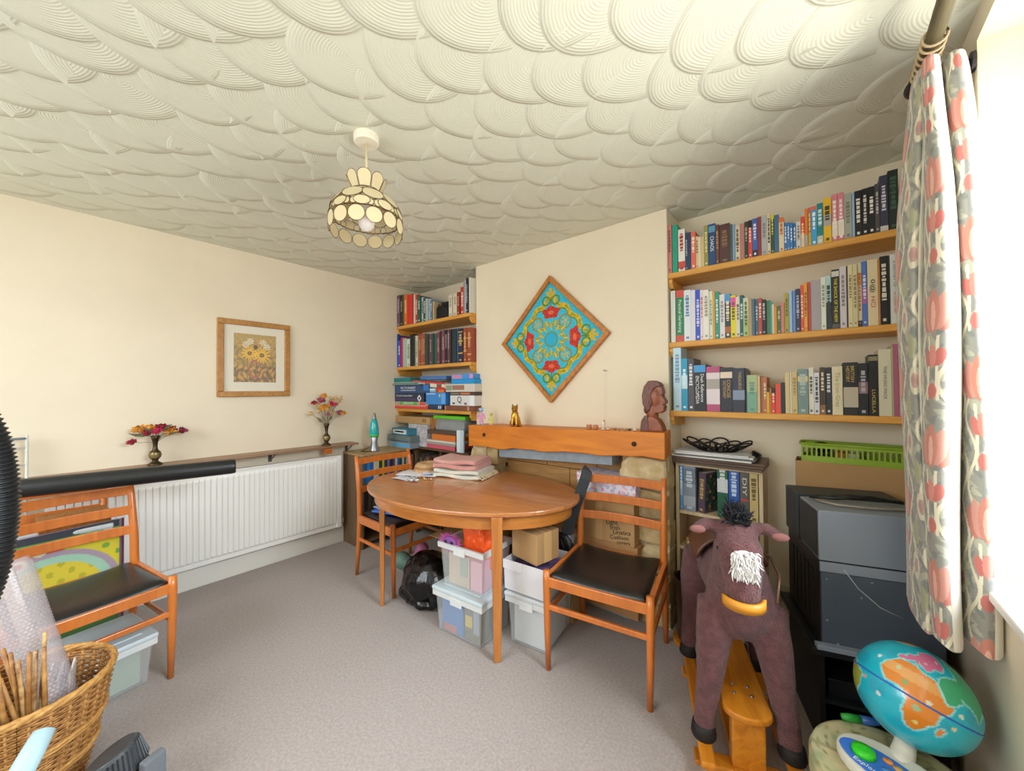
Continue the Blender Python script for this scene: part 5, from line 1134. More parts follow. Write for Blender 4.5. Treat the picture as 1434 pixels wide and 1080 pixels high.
def gbox(x0, x1, y0, y1, z0, z1, n=26):
    g = G(); P = lambda a, b, c: (a, b, c)
    g.grid(lambda u, v: (x0+(x1-x0)*u, y0, z0+(z1-z0)*v), n, n//2); g.grid(lambda u, v: (x1, y0+(y1-y0)*u, z0+(z1-z0)*v), n//2, n//2); g.grid(lambda u, v: (x1-(x1-x0)*u, y1, z0+(z1-z0)*v), n//2, n//2); g.grid(lambda u, v: (x0, y1-(y1-y0)*u, z0+(z1-z0)*v), n//2, n//2); g.grid(lambda u, v: (x0+(x1-x0)*u, y0+(y1-y0)*v, z1), n, n//2); g.grid(lambda u, v: (x0+(x1-x0)*u, y1-(y1-y0)*v, z0), 4, 4); return g
paint(gbox(-.185, .185, -.085, .09, 0, .08, 60).build('body', FLO, flb), flo); paint(gbox(-.189, .189, -.089, .094, .075, .125, 60).build('lid', FLO, flb), flo)
# bag hung on the near chair's back
sb_ = T('shoulder_bag', 'black quilted shoulder bag hanging by its wide strap from the chair back', 'bag', (0, 0, 0))
P0 = Vector((-1.10, 1.965, .868)); 
def strap(pts, w, th, nrm):
    g = G(); vs = []; nrm = Vector(nrm).normalized()
    for i, p in enumerate(pts):
        p = Vector(p); t = (Vector(pts[min(i+1, len(pts)-1)])-Vector(pts[max(i-1, 0)])).normalized(); s = t.cross(nrm).normalized()*w/2; vs += [p-s-nrm*th/2, p+s-nrm*th/2, p+s+nrm*th/2, p-s+nrm*th/2]
    n = len(pts); fs = [(0, 1, 2, 3), tuple((n-1)*4+k for k in (3, 2, 1, 0))]
    for i in range(n-1):
        for q in range(4): fs.append((i*4+q, (i+1)*4+q, (i+1)*4+(q+1) % 4, i*4+(q+1) % 4))
    return g.add(vs, fs)
A_ = np.array([-1.105, 1.945]); 
def zat(px, py, A):
    r = ray(px, py); t = (A[0]*r[0]+A[1]*r[1])/(r[0]**2+r[1]**2); return Vector((r[0]*t, r[1]*t, CH+r[2]*t))
STM = mat('strap_grey', '34383e', .55, bump=.2, bscale=300)
sp_ = [Vector((-1.075, 2.005, .868)), Vector((-1.062, 1.972, .868)), Vector((-1.066, 1.952, .82)), Vector((-1.10, 1.925, .70)), Vector((-1.135, 1.905, .58)), Vector((-1.16, 1.89, .50))]
strap(sp_, .062, .004, (.55, -.8, .15)).build('strap', STM, sb_, bevel=.001)
c = zat(786, 766, (-1.15, 1.90)); g = G(); g.ball((0, 0, -.01), (.085, .034, .10), 16, 10); g.box((0, 0, -.03), (.15, .05, .13)); o = blob(g, 'bag_body', mat('quilted_black', '18181b', .4, bump=.8, bscale=30), sb_, .007, 3, c)
for k in range(3): G().tube([c+Vector((-.06+.04*k, -.034, .06)), c+Vector((-.02+.04*k, -.037, -.06))], .0025, 5).build('quilt_seam', BLACK, sb_)
# ------------------------------------------------------------------ rocking horse
FUR = mat('brown_plush', '74484a', .95, c2='5f393a', vscale=35, bump=1.0, bscale=170, sheen=.15)
HW = mat('horse_stand_pine', 'd88a24', .35, wood=(25, 3, 25), c2='b86c14', coat=.35)
hr = T('rocking_horse', 'brown plush rocking horse with white blaze on an orange wooden swing stand', 'rocking horse', (-.225, 1.565, 0), math.radians(20.4))
g = G(); g.ball((0, .27, .575), (.112, .27, .12), 20, 14); g.ball((0, .05, .56), (.115, .115, .14), 18, 12); g.ball((0, .46, .585), (.12, .11, .13), 18, 12)
HX = -.035; g.tube([(0, .06, .6), (HX*.6, -.02, .7), (HX, -.075, .80)], [.108, .084, .07], 16); g.tube([(HX, -.065, .85), (HX, -.11, .80), (HX, -.145, .73), (HX, -.158, .69)], [.055, .071, .058, .05], 16); g.ball((HX, -.07, .845), (.065, .062, .052)); g.ball((HX, -.155, .685), (.052, .048, .045))
for s in (-1, 1):
    g.tube([(s*.07, .05, .54), (s*.095, .02, .42), (s*.112, .0, .28), (s*.128, -.005, .17), (s*.134, -.008, .10)], [.075, .06, .044, .037, .036], 14)
    g.tube([(s*.07, .46, .55), (s*.1, .48, .42), (s*.115, .47, .28), (s*.13, .45, .17), (s*.134, .44, .10)], [.085, .068, .046, .038, .036], 14)
    g.tube([(HX+s*.05, -.06, .862), (HX+s*.09, -.072, .866), (HX+s*.13, -.085, .85)], [.028, .03, .02], 12, flat=.65)
blob(g, 'body', FUR, hr, .009, 3)
for s in (-1, 1):
    for y in (-.012, .436): G().lathe([(.040, 0), (.043, .008), (.040, .03), (.036, .045)], 16, TR((s*.136, y, .078))).build('hoof', cm('1a1414', .7), hr, smooth=True)
    G().ball((HX+s*.063, -.125, .805), (.006, .008, .008), 10, 6).build('eye', cm('0c0808', .1), hr, smooth=True)
    G().ball((HX+s*.122, -.100, .852), (.026, .008, .014), 12, 8).build('inner_ear', cm('8c5c58', .95), hr, smooth=True)
def tufts(c, n, rad, ln, dirs, m, name, seed, th=.0035):
    rn = random.Random(seed); g = G()
    for k in range(n):
        p = Vector(c)+Vector((rn.uniform(-1, 1)*rad[0], rn.uniform(-1, 1)*rad[1], rn.uniform(-1, 1)*rad[2])); d = (Vector(dirs)+Vector((rn.uniform(-.7, .7), rn.uniform(-.7, .7), rn.uniform(-.7, .7)))).normalized()*rn.uniform(*ln)
        g.tube([p, p+d*.55+Vector((rn.uniform(-.004, .004), 0, 0)), p+d+Vector((0, 0, -.008))], [th, th*.8, .0006], 5)
    return g.build(name, m, hr, smooth=True)
MN = mat('black_mane', '15171c', .85)
o = tufts((HX, -.085, .895), 200, (.03, .03, .018), (.025, .055), (0, -.25, .8), MN, 'forelock', 1, .004)
tufts((HX*.8, -.03, .86), 120, (.018, .03, .05), (.03, .06), (0, .5, .7), MN, 'mane', 2, .004)
tufts((HX, -.184, .782), 620, (.032, .008, .036), (.012, .026), (0, -.8, -.1), cm('e2deda', .95), 'white_blaze', 3, .0034)
G().ball((HX, -.170, .782), (.036, .02, .042), 14, 10).build('blaze_base', cm('e8e4de', .95), hr, smooth=True)
tufts((0, .57, .60), 120, (.02, .01, .03), (.08, .18), (0, .5, -.9), MN, 'tail', 5, .004)
g = G(); n = 18
for i in range(n+1):
    a = PI*(.06+.88*i/n); x, y = HX+.058*math.cos(a), -.155-.054*math.sin(a)
    for (dy, dz) in ((0, 0), (0, .03)): g.v.append((x, y, .645+dz-.004*math.sin(a)))
for i in range(n): g.f.append((2*i, 2*i+2, 2*i+3, 2*i+1)); g.m.append(0)
g.build('nose_band', mat('tan_leather', 'd08a24', .5), hr, smooth=True, solid=.012)
g = G().grid(lambda u, v: (.132*math.sin((u-.5)*2.6), .2+.22*v, .583+.132*math.cos((u-.5)*2.6)+.012*(2*v-1)**2), 16, 8); g.build('saddle', mat('saddle_brown', '5a3a2c', .35), hr, smooth=True, solid=.012)
G().tube([(.06, -.15, .66), (.085, -.09, .72), (.09, .02, .74), (.06, .14, .715), (0, .17, .72), (-.06, .14, .715), (-.09, .02, .74), (-.085, -.09, .72), (-.06, -.15, .66)], .0045, 6).build('reins', _M['saddle_brown'], hr, smooth=True)
for s in (-1, 1): G().b2(s*.136-.024, s*.136+.024, -.13, .56, .052, .078).build('swing_rail', HW, hr, bevel=.008)
plate = []
for k in range(13): a = PI+PI*k/12; plate.append((.076*math.cos(a), -.03+.05*math.sin(a)))
plate += [(.076, .42), (-.076, .42)]
tp_ = G().ext(plate, .024, TR((0, 0, .2))).build('top_plate', HW, hr, bevel=.006)
for x, y in ((-.028, .03), (.028, .03), (-.024, .075), (.024, .075)): G().lathe([(.0, 0), (.007, 0), (.005, .003), (0, .0035)], 10, TR((x, y, .224))).build('bolt', SIL, tp_, smooth=True)
for y in (-.03, .36): G().b2(-.052, .052, y-.018, y+.03, .02, .2).build('post', HW, hr, bevel=.006)
G().b2(-.045, .045, -.12, .52, 0, .022).build('foot_beam', HW, hr, bevel=.006)
for y in (-.03, .4): G().b2(-.17, .17, y-.03, y+.03, .0, .018).build('cross_foot', HW, hr, bevel=.005)
for y in (.1, .40):
    for s in (-1, 1): G().tube([(s*.074, y, .205), (s*.1, y, .19), (s*.108, y+.01, .13), (s*.11, y+.01, .085), (s*.136, y, .066)], .0042, 8).build('swing_link', SIL, hr, smooth=True)
# ------------------------------------------------------------------ black equipment stack by the curtain
sr = math.radians(17.5)
def SP(x, y): return Vector((-.014+x*math.cos(sr)-y*math.sin(sr), 1.80+x*math.sin(sr)+y*math.cos(sr), 0))
GREY = mat('grey_metal_case', '858d99', .5, bump=.05, bscale=300); BLK2 = mat('black_case', '1a1b1f', .42)
st = T('media_stand', 'low black open-fronted stand under the electrical boxes', 'stand', SP(0, 0), sr)
for x in (0, .34): G().b2(x, x+.018, .02, .38, 0, .36).build('side_panel', BLK2, st, bevel=.002)
G().b2(-.03, .352, -.02, .40, .36, .385).build('top', BLK2, st, bevel=.004); G().b2(.018, .34, .03, .37, .16, .175).build('shelf', BLK2, st); G().b2(.018, .34, .03, .37, .02, .035).build('shelf', BLK2, st); G().b2(.018, .34, .36, .366, .035, .36).build('back_board', BLK2, st)
slab('disc_player', 'slim black disc player on the shelf of the black stand', 'player', SP(.18, .2).x, SP(.18, .2).y, .1755, .28, .28, .06, '', sr, None, BLK2)
e2 = T('equipment_box', 'tall black metal case with riveted side standing on the black stand', 'electronics', SP(0, 0)+Vector((0, 0, .3855)), sr)
G().b2(0, .345, 0, .37, 0, .315).build('case', BLK2, e2, bevel=.003); G().b2(.004, .34, -.003, .0005, .006, .275).build('side_plate', mat('plate_dark', '4c5460', .4), e2, bevel=.001); G().b2(.0, .345, -.006, .002, .277, .312).build('top_strip', GREY, e2, bevel=.002); G().b2(-.02, .35, -.03, -.001, 0, .018).build('plinth_lip', GREY, e2, bevel=.003)
for x, z in ((.02, .25), (.02, .1), (.05, .02), (.15, .26), (.25, .262), (.12, .2)): G().lathe([(.004, 0), (.003, .0015), (0, .002)], 8, TR((x, -.003, z), rx=PI/2)).build('screw', SIL, e2)
for k in range(6): G().b2(-.004, .001, .06+.045*k, .09+.045*k, .05, .26).build('vent_fin', BLACK, e2, bevel=.001)
e3 = T('equipment_box', 'grey-black boxy electrical set on top of the stack, cable lying on it', 'electronics', SP(0, 0)+Vector((0, 0, .701)), sr)
G().b2(0, .34, 0, .2, 0, .185).build('rear_case', GREY, e3, bevel=.003); G().b2(.008, .33, .2, .23, .01, .175).build('neck', BLACK, e3); G().b2(-.005, .345, .23, .385, -.0, .19).build('front_case', mat('grey_metal_side', '3a3c42', .5), e3, bevel=.004)
G().b2(-.0012, .001, .01, .19, .008, .178).build('side_panel', mat('dark_side', '33343a', .45), e3)
cbz = .186
cbl = T('cable', 'black and grey flex coiled loosely on top of the electrical set', 'cable', SP(0, 0)+Vector((0, 0, .701+.1865)), sr)
G().tube([(.03, .12, .006), (.08, .07, .006), (.18, .06, .006), (.28, .08, .006), (.33, .11, .008)], .005, 7).build('grey_flex', cm('8c8478', .5), cbl, smooth=True)
G().tube([(.02, .16, .010), (.1, .14, .014), (.2, .13, .03), (.28, .15, .016), (.31, .18, .010)], .007, 7).tube([(.1, .18, .012), (.16, .16, .024), (.24, .18, .018), (.3, .13, .018)], .006, 7).build('black_flex', BLACK, cbl, smooth=True)
wl = T('cable', 'thin white wire hanging across the dark side plate', 'cable', SP(0, 0), sr); G().tube([(.07, -.0075, .68), (.11, -.0075, .62), (.17, -.0075, .565), (.23, -.0075, .54)], .0013, 5).build('wire', cm('c8c8c4', .5), wl, smooth=True)
cz = .985
lc = slab('carton', 'lower cardboard carton against the wall behind the black stack', 'carton', .115, 2.395, 0, .43, .15, .44, '', 0, None, CARD)
ac = T('carton', 'open cardboard box holding the green basket behind the black stack', 'carton', (.115, 2.395, .441)); hh = cz-.441
for q in ((-.218, .218, -.075, -.071), (-.218, .218, .071, .075), (-.218, -.214, -.071, .071), (.214, .218, -.071, .071)): G().b2(q[0], q[1], q[2], q[3], 0, hh).build('wall_panel', mat('carton_tan', 'b08a5c', .8, var=.1, vscale=5), ac)
G().b2(-.214, .214, -.071, .071, 0, .004).build('base_panel', _M['carton_tan'], ac); G().b2(-.2, .2, -.06, .06, .004, hh-.0225).build('packed_contents', cm('5c5048', .8), ac)
gb = T('plastic_basket', 'lime green slotted plastic basket in the open cardboard box', 'basket', (.115, 2.392, cz-.022)); LG = mat('lime_plastic', '8aa82c', .4)
bx_, by_, bh_ = .395, .13, .105
G().b2(-bx_/2*.93, bx_/2*.93, -by_/2*.9, by_/2*.9, 0, .004).build('base', LG, gb)
for sy in (-1, 1):
    for (z0_, z1_) in ((.004, .05), (.088, .105)): G().b2(-bx_/2*.97, bx_/2*.97, sy*by_/2*.95-.002, sy*by_/2*.95+.002, z0_, z1_).build('side_band', LG, gb)
    for k in range(22): x = -bx_/2*.96+bx_*.96*k/21; G().b2(x-.0035, x+.0035, sy*by_/2*.95-.0018, sy*by_/2*.95+.0018, .05, .088).build('slat', LG, gb)
for sx_ in (-1, 1): G().b2(sx_*bx_/2*.97-.002, sx_*bx_/2*.97+.002, -by_/2*.95, by_/2*.95, .004, .105).build('end_panel', LG, gb)
G().tube([(x*bx_/2, y*by_/2, .107) for x, y in ((-.9, -1), (.9, -1), (1, -.8), (1, .8), (.9, 1), (-.9, 1), (-1, .8), (-1, -.8), (-.9, -1), (-.7, -1))], .0055, 8).build('rim', LG, gb, smooth=True)
for i, (x, c, s, nm) in enumerate(((-.12, '17181c', .03, 'black knotted sock'), (-.05, 'd87c50', .02, 'orange and white ball'), (0.0, 'd8d4bc', .022, 'cream tissue pack'))):
    t = T('small_item', nm+' in the lime green basket', 'oddment', (.115+x, 2.392, cz-.022+.0605)); g = G(); g.ball((0, 0, s*.75+.008), (s*1.3, s, s*.75)); g.ball((s*.8, 0, s*.6+.005), (s*.8, s*.8, s*.55)); blob(g, 'body', cm(c, .8), t, .006, 2)
    G().b2(-.02, .02, -.02, .02, -.05, .006).build('lower_bulk', cm(c, .8), t)
# ------------------------------------------------------------------ globe on the round map box
pf = T('round_box', 'round box covered in old map print under the globe', 'box', (.135, 1.41, 0))
def mapp(P):
    C = np.tile(hexrgb('bdb890'), (len(P), 1)); x, y, z = P[:, 0], P[:, 1], P[:, 2]; a = np.arctan2(y, x)*.17; n = np.sin(x*60+2*np.sin(y*45))+np.sin(y*55+2*np.sin(z*40))+np.sin(a*80+z*50)
    put(C, n > 1.1, 'a0a880'); put(C, n < -1.3, 'cdbf98'); put(C, np.abs(n) < .07, '7c7450'); put(C, (np.abs(np.sin(x*40)) < .05) | (np.abs(np.sin(y*40)) < .05), '98946c'); return C
g = G(); seg = 72; pr_ = [(.17, 0)]+[(.172, .02+.225*k/22) for k in range(23)]
g.lathe(pr_, seg, caps=False); MAPM = mat('map_print', attr='print', rough=.5); paint(g.build('body', MAPM, pf, smooth=True), mapp)
g = G(); g.lathe([(.178, .242+.052*k/8) for k in range(9)]+[(.172, .306)]+[(.172*(1-k/24), .31) for k in range(25)], seg, caps=False); paint(g.build('lid', MAPM, pf, smooth=True), mapp)
G().lathe([(.1785, .241), (.1795, .243), (.1785, .246)], seg, caps=False).build('rope_trim', cm('8c7040', .6), pf)
GC_ = Vector((.1895, 1.548, .4685)); GR = .127
gl = T('globe', 'turquoise toy globe showing Africa, tilted on a white and blue console', 'globe', GC_)
nv = -np.array(GC_-Vector((0, 0, CH))); nv = nv/np.linalg.norm(nv); ea = RT*.86-UP*.5; ea = ea-nv*(ea@nv); ea /= np.linalg.norm(ea); no = np.cross(nv, ea)
LON0, LAT0 = math.radians(17), math.radians(4)
AFR = [(-17, 15), (-16, 22), (-9, 31), (-5, 36), (10, 37), (20, 32), (32, 31), (37, 21), (43, 12), (51, 12), (48, 4), (40, -3), (40, -15), (35, -20), (33, -26), (27, -34), (18, -34), (12, -18), (13, -6), (9, 1), (8, 4), (-5, 5), (-8, 4), (-13, 9)]
EUR = [(-9, 37), (-9, 43), (-1, 44), (-4, 48), (3, 51), (8, 54), (8, 57), (5, 60), (12, 65), (22, 70), (30, 70), (40, 66), (45, 55), (40, 46), (30, 46), (28, 41), (22, 38), (18, 41), (12, 45), (15, 38), (8, 44), (0, 39)]
ASI = [(36, 36), (45, 42), (60, 45), (60, 70), (140, 72), (140, 50), (122, 40), (120, 25), (108, 20), (105, 10), (98, 15), (90, 22), (80, 10), (72, 20), (60, 25), (56, 26), (59, 22), (52, 16), (44, 13), (36, 28)]
SAM = [(-80, 0), (-70, 10), (-50, 0), (-35, -7), (-40, -22), (-55, -34), (-68, -54), (-74, -45), (-70, -18)]
MAD = [(44, -16), (50, -15), (47, -25), (44, -24)]; GRN = [(-50, 60), (-20, 70), (-25, 82), (-60, 82), (-55, 70)]
def inp(lon, lat, poly):
    r = np.zeros(len(lon), bool); n = len(poly)
    for i in range(n):
        x1, y1 = poly[i]; x2, y2 = poly[(i+1) % n]
        if y1 == y2: continue
        r ^= ((lat > min(y1, y2)) & (lat <= max(y1, y2)) & (lon < (lat-y1)*(x2-x1)/(y2-y1)+x1))
    return r
def earth(P):
    u = P/np.linalg.norm(P, axis=1, keepdims=True); a, b, c = u@nv, u@ea, u@no
    lat = np.degrees(np.arcsin(np.clip(c*math.cos(LAT0)+a*math.sin(LAT0), -1, 1))); aa = a*math.cos(LAT0)-c*math.sin(LAT0); lon = np.degrees(np.arctan2(b, aa)+LON0); lon = (lon+180) % 360-180
    C = np.tile(hexrgb('1bb4cc'), (len(P), 1)); put(C, np.sin(lon*.11)*np.sin(lat*.13) > .5, '22a8c4')
    for poly, col in ((AFR, 'dc8838'), (EUR, 'd878a0'), (ASI, '38a878'), (SAM, '98a040'), (MAD, 'e08840'), (GRN, 'd8a040')):
        k = inp(lon, lat, poly)
        for dl, da in ((2.4, 0), (-2.4, 0), (0, 2.2), (0, -2.2)): e = inp(lon+dl, lat+da, poly); put(C, e & ~k, '9cdce0', .8)
        put(C, k, col)
    k = inp(lon, lat, AFR); put(C, k & (lat > 16) & (lat < 28), 'e4b070', .7); put(C, k & (lat < -14), 'd88020'); put(C, k & (np.hypot(lon-8, lat-12) < 3.2), '88a868'); put(C, k & (np.hypot(lon-22, lat+8) < 3.5), '9cb890'); put(C, k & (np.hypot(lon-30, lat-4) < 2.6), 'd8d8c0'); put(C, k & (np.hypot(lon-25, lat+24) < 2.6), 'd8c878'); put(C, k & (np.hypot(lon+2, lat-24) < 2.6), 'b8c8a0')
    [put(C, np.hypot(lon-a_, lat-b_) < 2.4, c_) for a_, b_, c_ in ((-12, -18, 'd8e0e0'), (-30, -8, 'c8a0a8'), (55, -8, 'd8d0a0'), (-25, 25, 'd8e8ec'), (58, 8, 'e0e8d8'), (20, 47, 'e8b0c8'), (35, 58, 'f0d0dc'))]; put(C, lat < -72, 'e8eef0')
    return C
g = G().ball((0, 0, 0), GR, 220, 120); paint(g.build('sphere', mat('globe_print', attr='print', rough=.22, coat=.3), gl, smooth=True), earth)
eq = [Vector(nv*math.cos(LAT0)*0+0*ea) for _ in ()]
np_ax = no*math.cos(LAT0)+nv*math.sin(LAT0); e1 = ea; e2_ = np.cross(np_ax, e1)
G().tube([Vector((e1*math.cos(2*PI*k/96)+e2_*math.sin(2*PI*k/96))*(GR+.0002)) for k in range(98)], .0022, 6, caps=False).build('equator_band', cm('2c64c8', .4), gl, smooth=True)
rxx = Vector(no); Mq = rxx.to_track_quat('Z', 'Y').to_matrix().to_4x4()
ax = Vector((-.2, -.5, -.84)).normalized(); GZ = GC_.z
G().tube([ax*(GR-.004), ax*(GR+.016), Vector((-.035, -.085, -.135)), Vector((-.04, -.11, -.15))], [.022, .024, .026, .03], 14).build('neck', cm('dcd8cc', .4), gl, smooth=True)
con = [(-.125*math.cos(a)-.0, .085*math.sin(a)) for a in [2*PI*k/28 for k in range(28)]]
Mc = TR((-.052, -.165, -.1575), rx=math.radians(0), rz=math.radians(-25))
cs = G().ext(con, .035, Mc).build('console', cm('dcdad0', .4), gl, bevel=.012, seg=3)
tag(cs, 'white oval console with a blue control panel')
pan = [(-.10*math.cos(a)-.012, .05*math.sin(a)-.02) for a in [2*PI*k/24 for k in range(24)]]
pn = G().ext(pan, .005, Mc @ TR((0, 0, .0345))).build('control_panel', cm('3c78d8', .35), gl, bevel=.002)
G().lathe([(.026, 0), (.024, .012), (.01, .014), (0, .014)], 18, Mc @ TR((-.06, -.02, .0395))).build('green_dial', cm('38d428', .3), gl, smooth=True)
for k, c in enumerate(('d88c50', 'c8a060', 'd06848', '98b850', '4c88d0', 'e0b058')): G().lathe([(.009, 0), (.008, .004), (0, .005)], 12, Mc @ TR((-.02+.022*k if k < 4 else -.01+.03*(k-4), .008-.004*k if k < 4 else -.028, .0395), s=(1.3, 1, 1))).build('button', cm(c, .35), gl, smooth=True)
text('Explorer Globe', 'lettering', .017, cm('e8ecf4', .4), gl, Mc @ TR((-.012, -.0545, .0398)), fit=.11)
pe = T('stylus_pen', 'fat green and blue stylus pen lying on the map-print box', 'pen', FZ(1205, 1008, .3215), math.radians(25))
G().lathe([(0, -.05), (.008, -.048), (.011, -.03), (.011, 0)], 12, TR((0, 0, .0), ry=PI/2)).build('green_grip', cm('2c9c3c', .4), pe, smooth=True); G().lathe([(.0115, 0), (.0115, .03), (.006, .05), (.002, .062), (0, .062)], 12, TR((0, 0, 0), ry=PI/2)).build('blue_barrel', cm('2c5ca0', .4), pe, smooth=True)
# ------------------------------------------------------------------ bin by the birch bookcase
bn = T('waste_bin', 'dark brown bentwood waste bin between the stone surround and the horse', 'bin', (-.528, 2.145, .0))
G().lathe([(0, .02), (.085, .02), (.088, .03), (.1, .33), (.103, .34), (.097, .34), (.094, .325), (.082, .035), (0, .03)], 26).build('body', mat('bin_brown', '4c3020', .4, wood=(8, 8, 2), c2='35200f'), bn, smooth=True)
G().lathe([(0, 0), (.11, 0), (.112, .008), (.108, .02), (0, .02)], 28).build('wooden_base', HW, bn, smooth=False, bevel=.002)
t = T('bottle', 'pale blue plastic bottle poking out of the brown bin', 'bottle', (-.515, 2.135, .034)); G().lathe([(0, 0), (.024, 0), (.026, .01), (.026, .29), (.018, .32), (.012, .335), (.012, .36), (0, .36)], 16).build('body', cm('58a8c8', .3), t, smooth=True); G().lathe([(.014, .35), (.014, .375), (0, .376)], 14).build('cap', cm('d8e0e4', .4), t, smooth=True)
# ------------------------------------------------------------------ left foreground: basket, bubble wrap, canes, vacuum cleaner, airer, pile on the chair
BK = Vector((-2.055, -.075, 0)); WIC = mat('wicker', 'b88448', .65, c2='8c5c28', vscale=60); WIC2 = mat('wicker_pale', 'cc9c58', .6, c2='b07c3c', vscale=60)
wk = T('wicker_basket', 'round woven wicker basket on the carpet holding canes and bubble wrap', 'basket', BK)
def br(z): return .135+.075*(z/.36)**.8
g = G(); nst = 30
for row_ in range(40):
    z = .008+row_*.0088; pts = []
    if 12 <= row_ <= 13 or 23 <= row_ <= 24: continue
    for k in range(nst*2+1): a = PI*k/nst; pts.append(((br(z)+(.0045 if (k+row_) % 2 else -.0035))*math.cos(a), (br(z)+(.0045 if (k+row_) % 2 else -.0035))*math.sin(a), z))
    g.tube(pts, .0043, 5, caps=False)
o = g.build('weave', WIC, wk, smooth=True); o['kind'] = 'stuff'
for k in range(nst): a = 2*PI*(k+.5)/nst; G().tube([(br(z)*math.cos(a), br(z)*math.sin(a), z) for z in (.0, .12, .24, .36)], .0042, 5).build('stake', WIC2, wk, smooth=True)
for z, r in ((.116, .0065), (.126, .0065), (.212, .0065), (.222, .0065)):
    G().tube([((br(z)+.006)*math.cos(PI*k/24), (br(z)+.006)*math.sin(PI*k/24), z+.002*math.sin(k*1.6)) for k in range(50)], r, 6, caps=False).build('woven_band', WIC2, wk, smooth=True)
for q in range(3): G().tube([((br(.36)+.004*math.cos(k*.9+q*2.1))*math.cos(PI*k/30), (br(.36)+.004*math.cos(k*.9+q*2.1))*math.sin(PI*k/30), .362+.006*math.sin(k*.9+q*2.1)) for k in range(62)], .0075, 6, caps=False).build('rim_strand', WIC2, wk, smooth=True)
G().lathe([(0, 0), (.132, 0), (.132, .008), (0, .008)], 28).build('base', WIC, wk)
# roll of bubble wrap leaning out of it
def axis(a, b): d = Vector(b)-Vector(a); return Matrix.Translation(Vector(a)) @ d.to_track_quat('Z', 'Y').to_matrix().to_4x4(), d.length
M, Lb = axis(zat(80, 1005, (-2.04, .0)), zat(4, 790, (-2.14, -.13)))
bwp = T('bubble_wrap', 'leaning roll of clear bubble wrap standing in the wicker basket', 'bubble wrap', (0, 0, 0))
BWM = clear('bubble_plastic', 'd4ccd0', .4, .14)
g = G().lathe([(.054, 0), (.059, .02), (.061, Lb*.5), (.060, Lb-.02), (.054, Lb)], 26, M); g.build('roll', BWM, bwp, smooth=True)
g = G().lathe([(.02, 0), (.02, Lb)], 12, M); g.build('core', cm('b8a494', .7), bwp, smooth=True)
g = G()
for i in range(46):
    for k in range(30):
        a = 2*PI*(k+.5*(i % 2))/30; c = Vector((.0608*math.cos(a), .0608*math.sin(a), .03+i*(Lb-.06)/46)); n_ = Vector((math.cos(a), math.sin(a), 0)); t_ = Vector((-n_.y, n_.x, 0))
        vs = [M @ (c+t_*.0052*math.cos(q*PI/3)+Vector((0, 0, .0052*math.sin(q*PI/3)))) for q in range(6)]+[M @ (c+n_*.0018)]; g.add(vs, [(q, (q+1) % 6, 6) for q in range(6)])
o = g.build('bubbles', BWM, bwp, smooth=True); o['kind'] = 'stuff'
rn = random.Random(12)
for k in range(12):
    a = BK+Vector((.08+rn.uniform(-.03, .03), .035+rn.uniform(-.045, .045), .03)); b = BK+Vector((.11+rn.uniform(-.03, .03), .0+rn.uniform(-.05, .05), .53+rn.uniform(-.06, .03)))
    t = T('bamboo_cane', '%s garden cane in the bundle standing in the wicker basket' % ordn(k+1), 'cane', (0, 0, 0), 0, 'bamboo canes in the basket'); t['label'] = 'thin bamboo cane in the bundle standing in the wicker basket'
    G().tube([a+(b-a)*f for f in (0, .3, .305, .6, .605, 1)], [.006, .0055, .0068, .0055, .0066, .005], 7).build('cane', mat('bamboo%d' % (k % 3), ['c89858', 'b07c40', 'd8b478'][k % 3], .5, c2='8c5c30', vscale=30), t, smooth=True)
for k in range(6):
    c = BK+Vector((-.135+.018*k, .06+.012*k, .0)); o = slab('magazine', ['charcoal', 'pale grey', 'black', 'silvery', 'plum', 'white'][k]+' magazine spine standing inside the far side of the wicker basket', 'magazine', 0, 0, 0, .006, .13, .235, ['48404c', 'd8d4d0', '302c38', 'c8c8d0', '584858', 'e0dcd8'][k], 0, 'magazines in the basket'); o.location = BK+Vector((-.10+.004*k, .045+.013*k, .10)); o.rotation_euler = (0, 0, 1.45)
# vacuum cleaner parts in the foreground
vc = T('vacuum_cleaner', 'grey vacuum cleaner with black ribbed hose and pale blue handle at bottom left', 'vacuum cleaner', (0, 0, 0))
hp = [PX(a, b, -1.12) for a, b in ((-46, 575), (-24, 615), (-13, 655), (-9, 700), (-12, 745), (-22, 795), (-42, 850), (-70, 910))]
pts = []; rr = []
for i in range(len(hp)-1):
    for k in range(44): f = k/44; p = [hp[max(0, min(len(hp)-1, i+j-1))] for j in range(4)]; pts.append(.5*((2*p[1])+(p[2]-p[0])*f+(2*p[0]-5*p[1]+4*p[2]-p[3])*f*f+(3*p[1]-p[0]-3*p[2]+p[3])*f**3)); rr.append(.0285+.0022*math.sin(len(pts)*PI/3.0))
G().tube(pts, rr, 20).build('hose', mat('hose_black', '141619', .4), vc, smooth=True)
q = FZ(168, 1072, .16)
G().lathe([(0, -.03), (.055, -.03), (.062, -.022), (.064, .0), (.064, .04), (.058, .052), (0, .055)], 36, TR(q, rx=.35, ry=-.25)).build('cyclone_drum', mat('vac_grey', '3c4044', .4), vc, smooth=False, bevel=.003)
for k in range(36):
    a = 2*PI*k/36; M = TR(q, rx=.35, ry=-.25); G().tube([M @ Vector((.0645*math.cos(a), .0645*math.sin(a), -.02)), M @ Vector((.0645*math.cos(a+.25), .0645*math.sin(a+.25), .042))], .0022, 5).build('rib', BLACK, vc)
G().box(FZ(214, 1078, .14), (.03, .06, .09), rz=.4).build('side_clip', mat('vac_clip', '6a7076', .4), vc, bevel=.006)
g = G().lathe([(0, 0), (.1, 0), (.105, .03), (.09, .13), (.06, .15), (0, .15)], 28, TR((q.x-.01, q.y-.02, 0))); g.build('body', mat('vac_grey2', '2c3034', .4), vc, smooth=True)
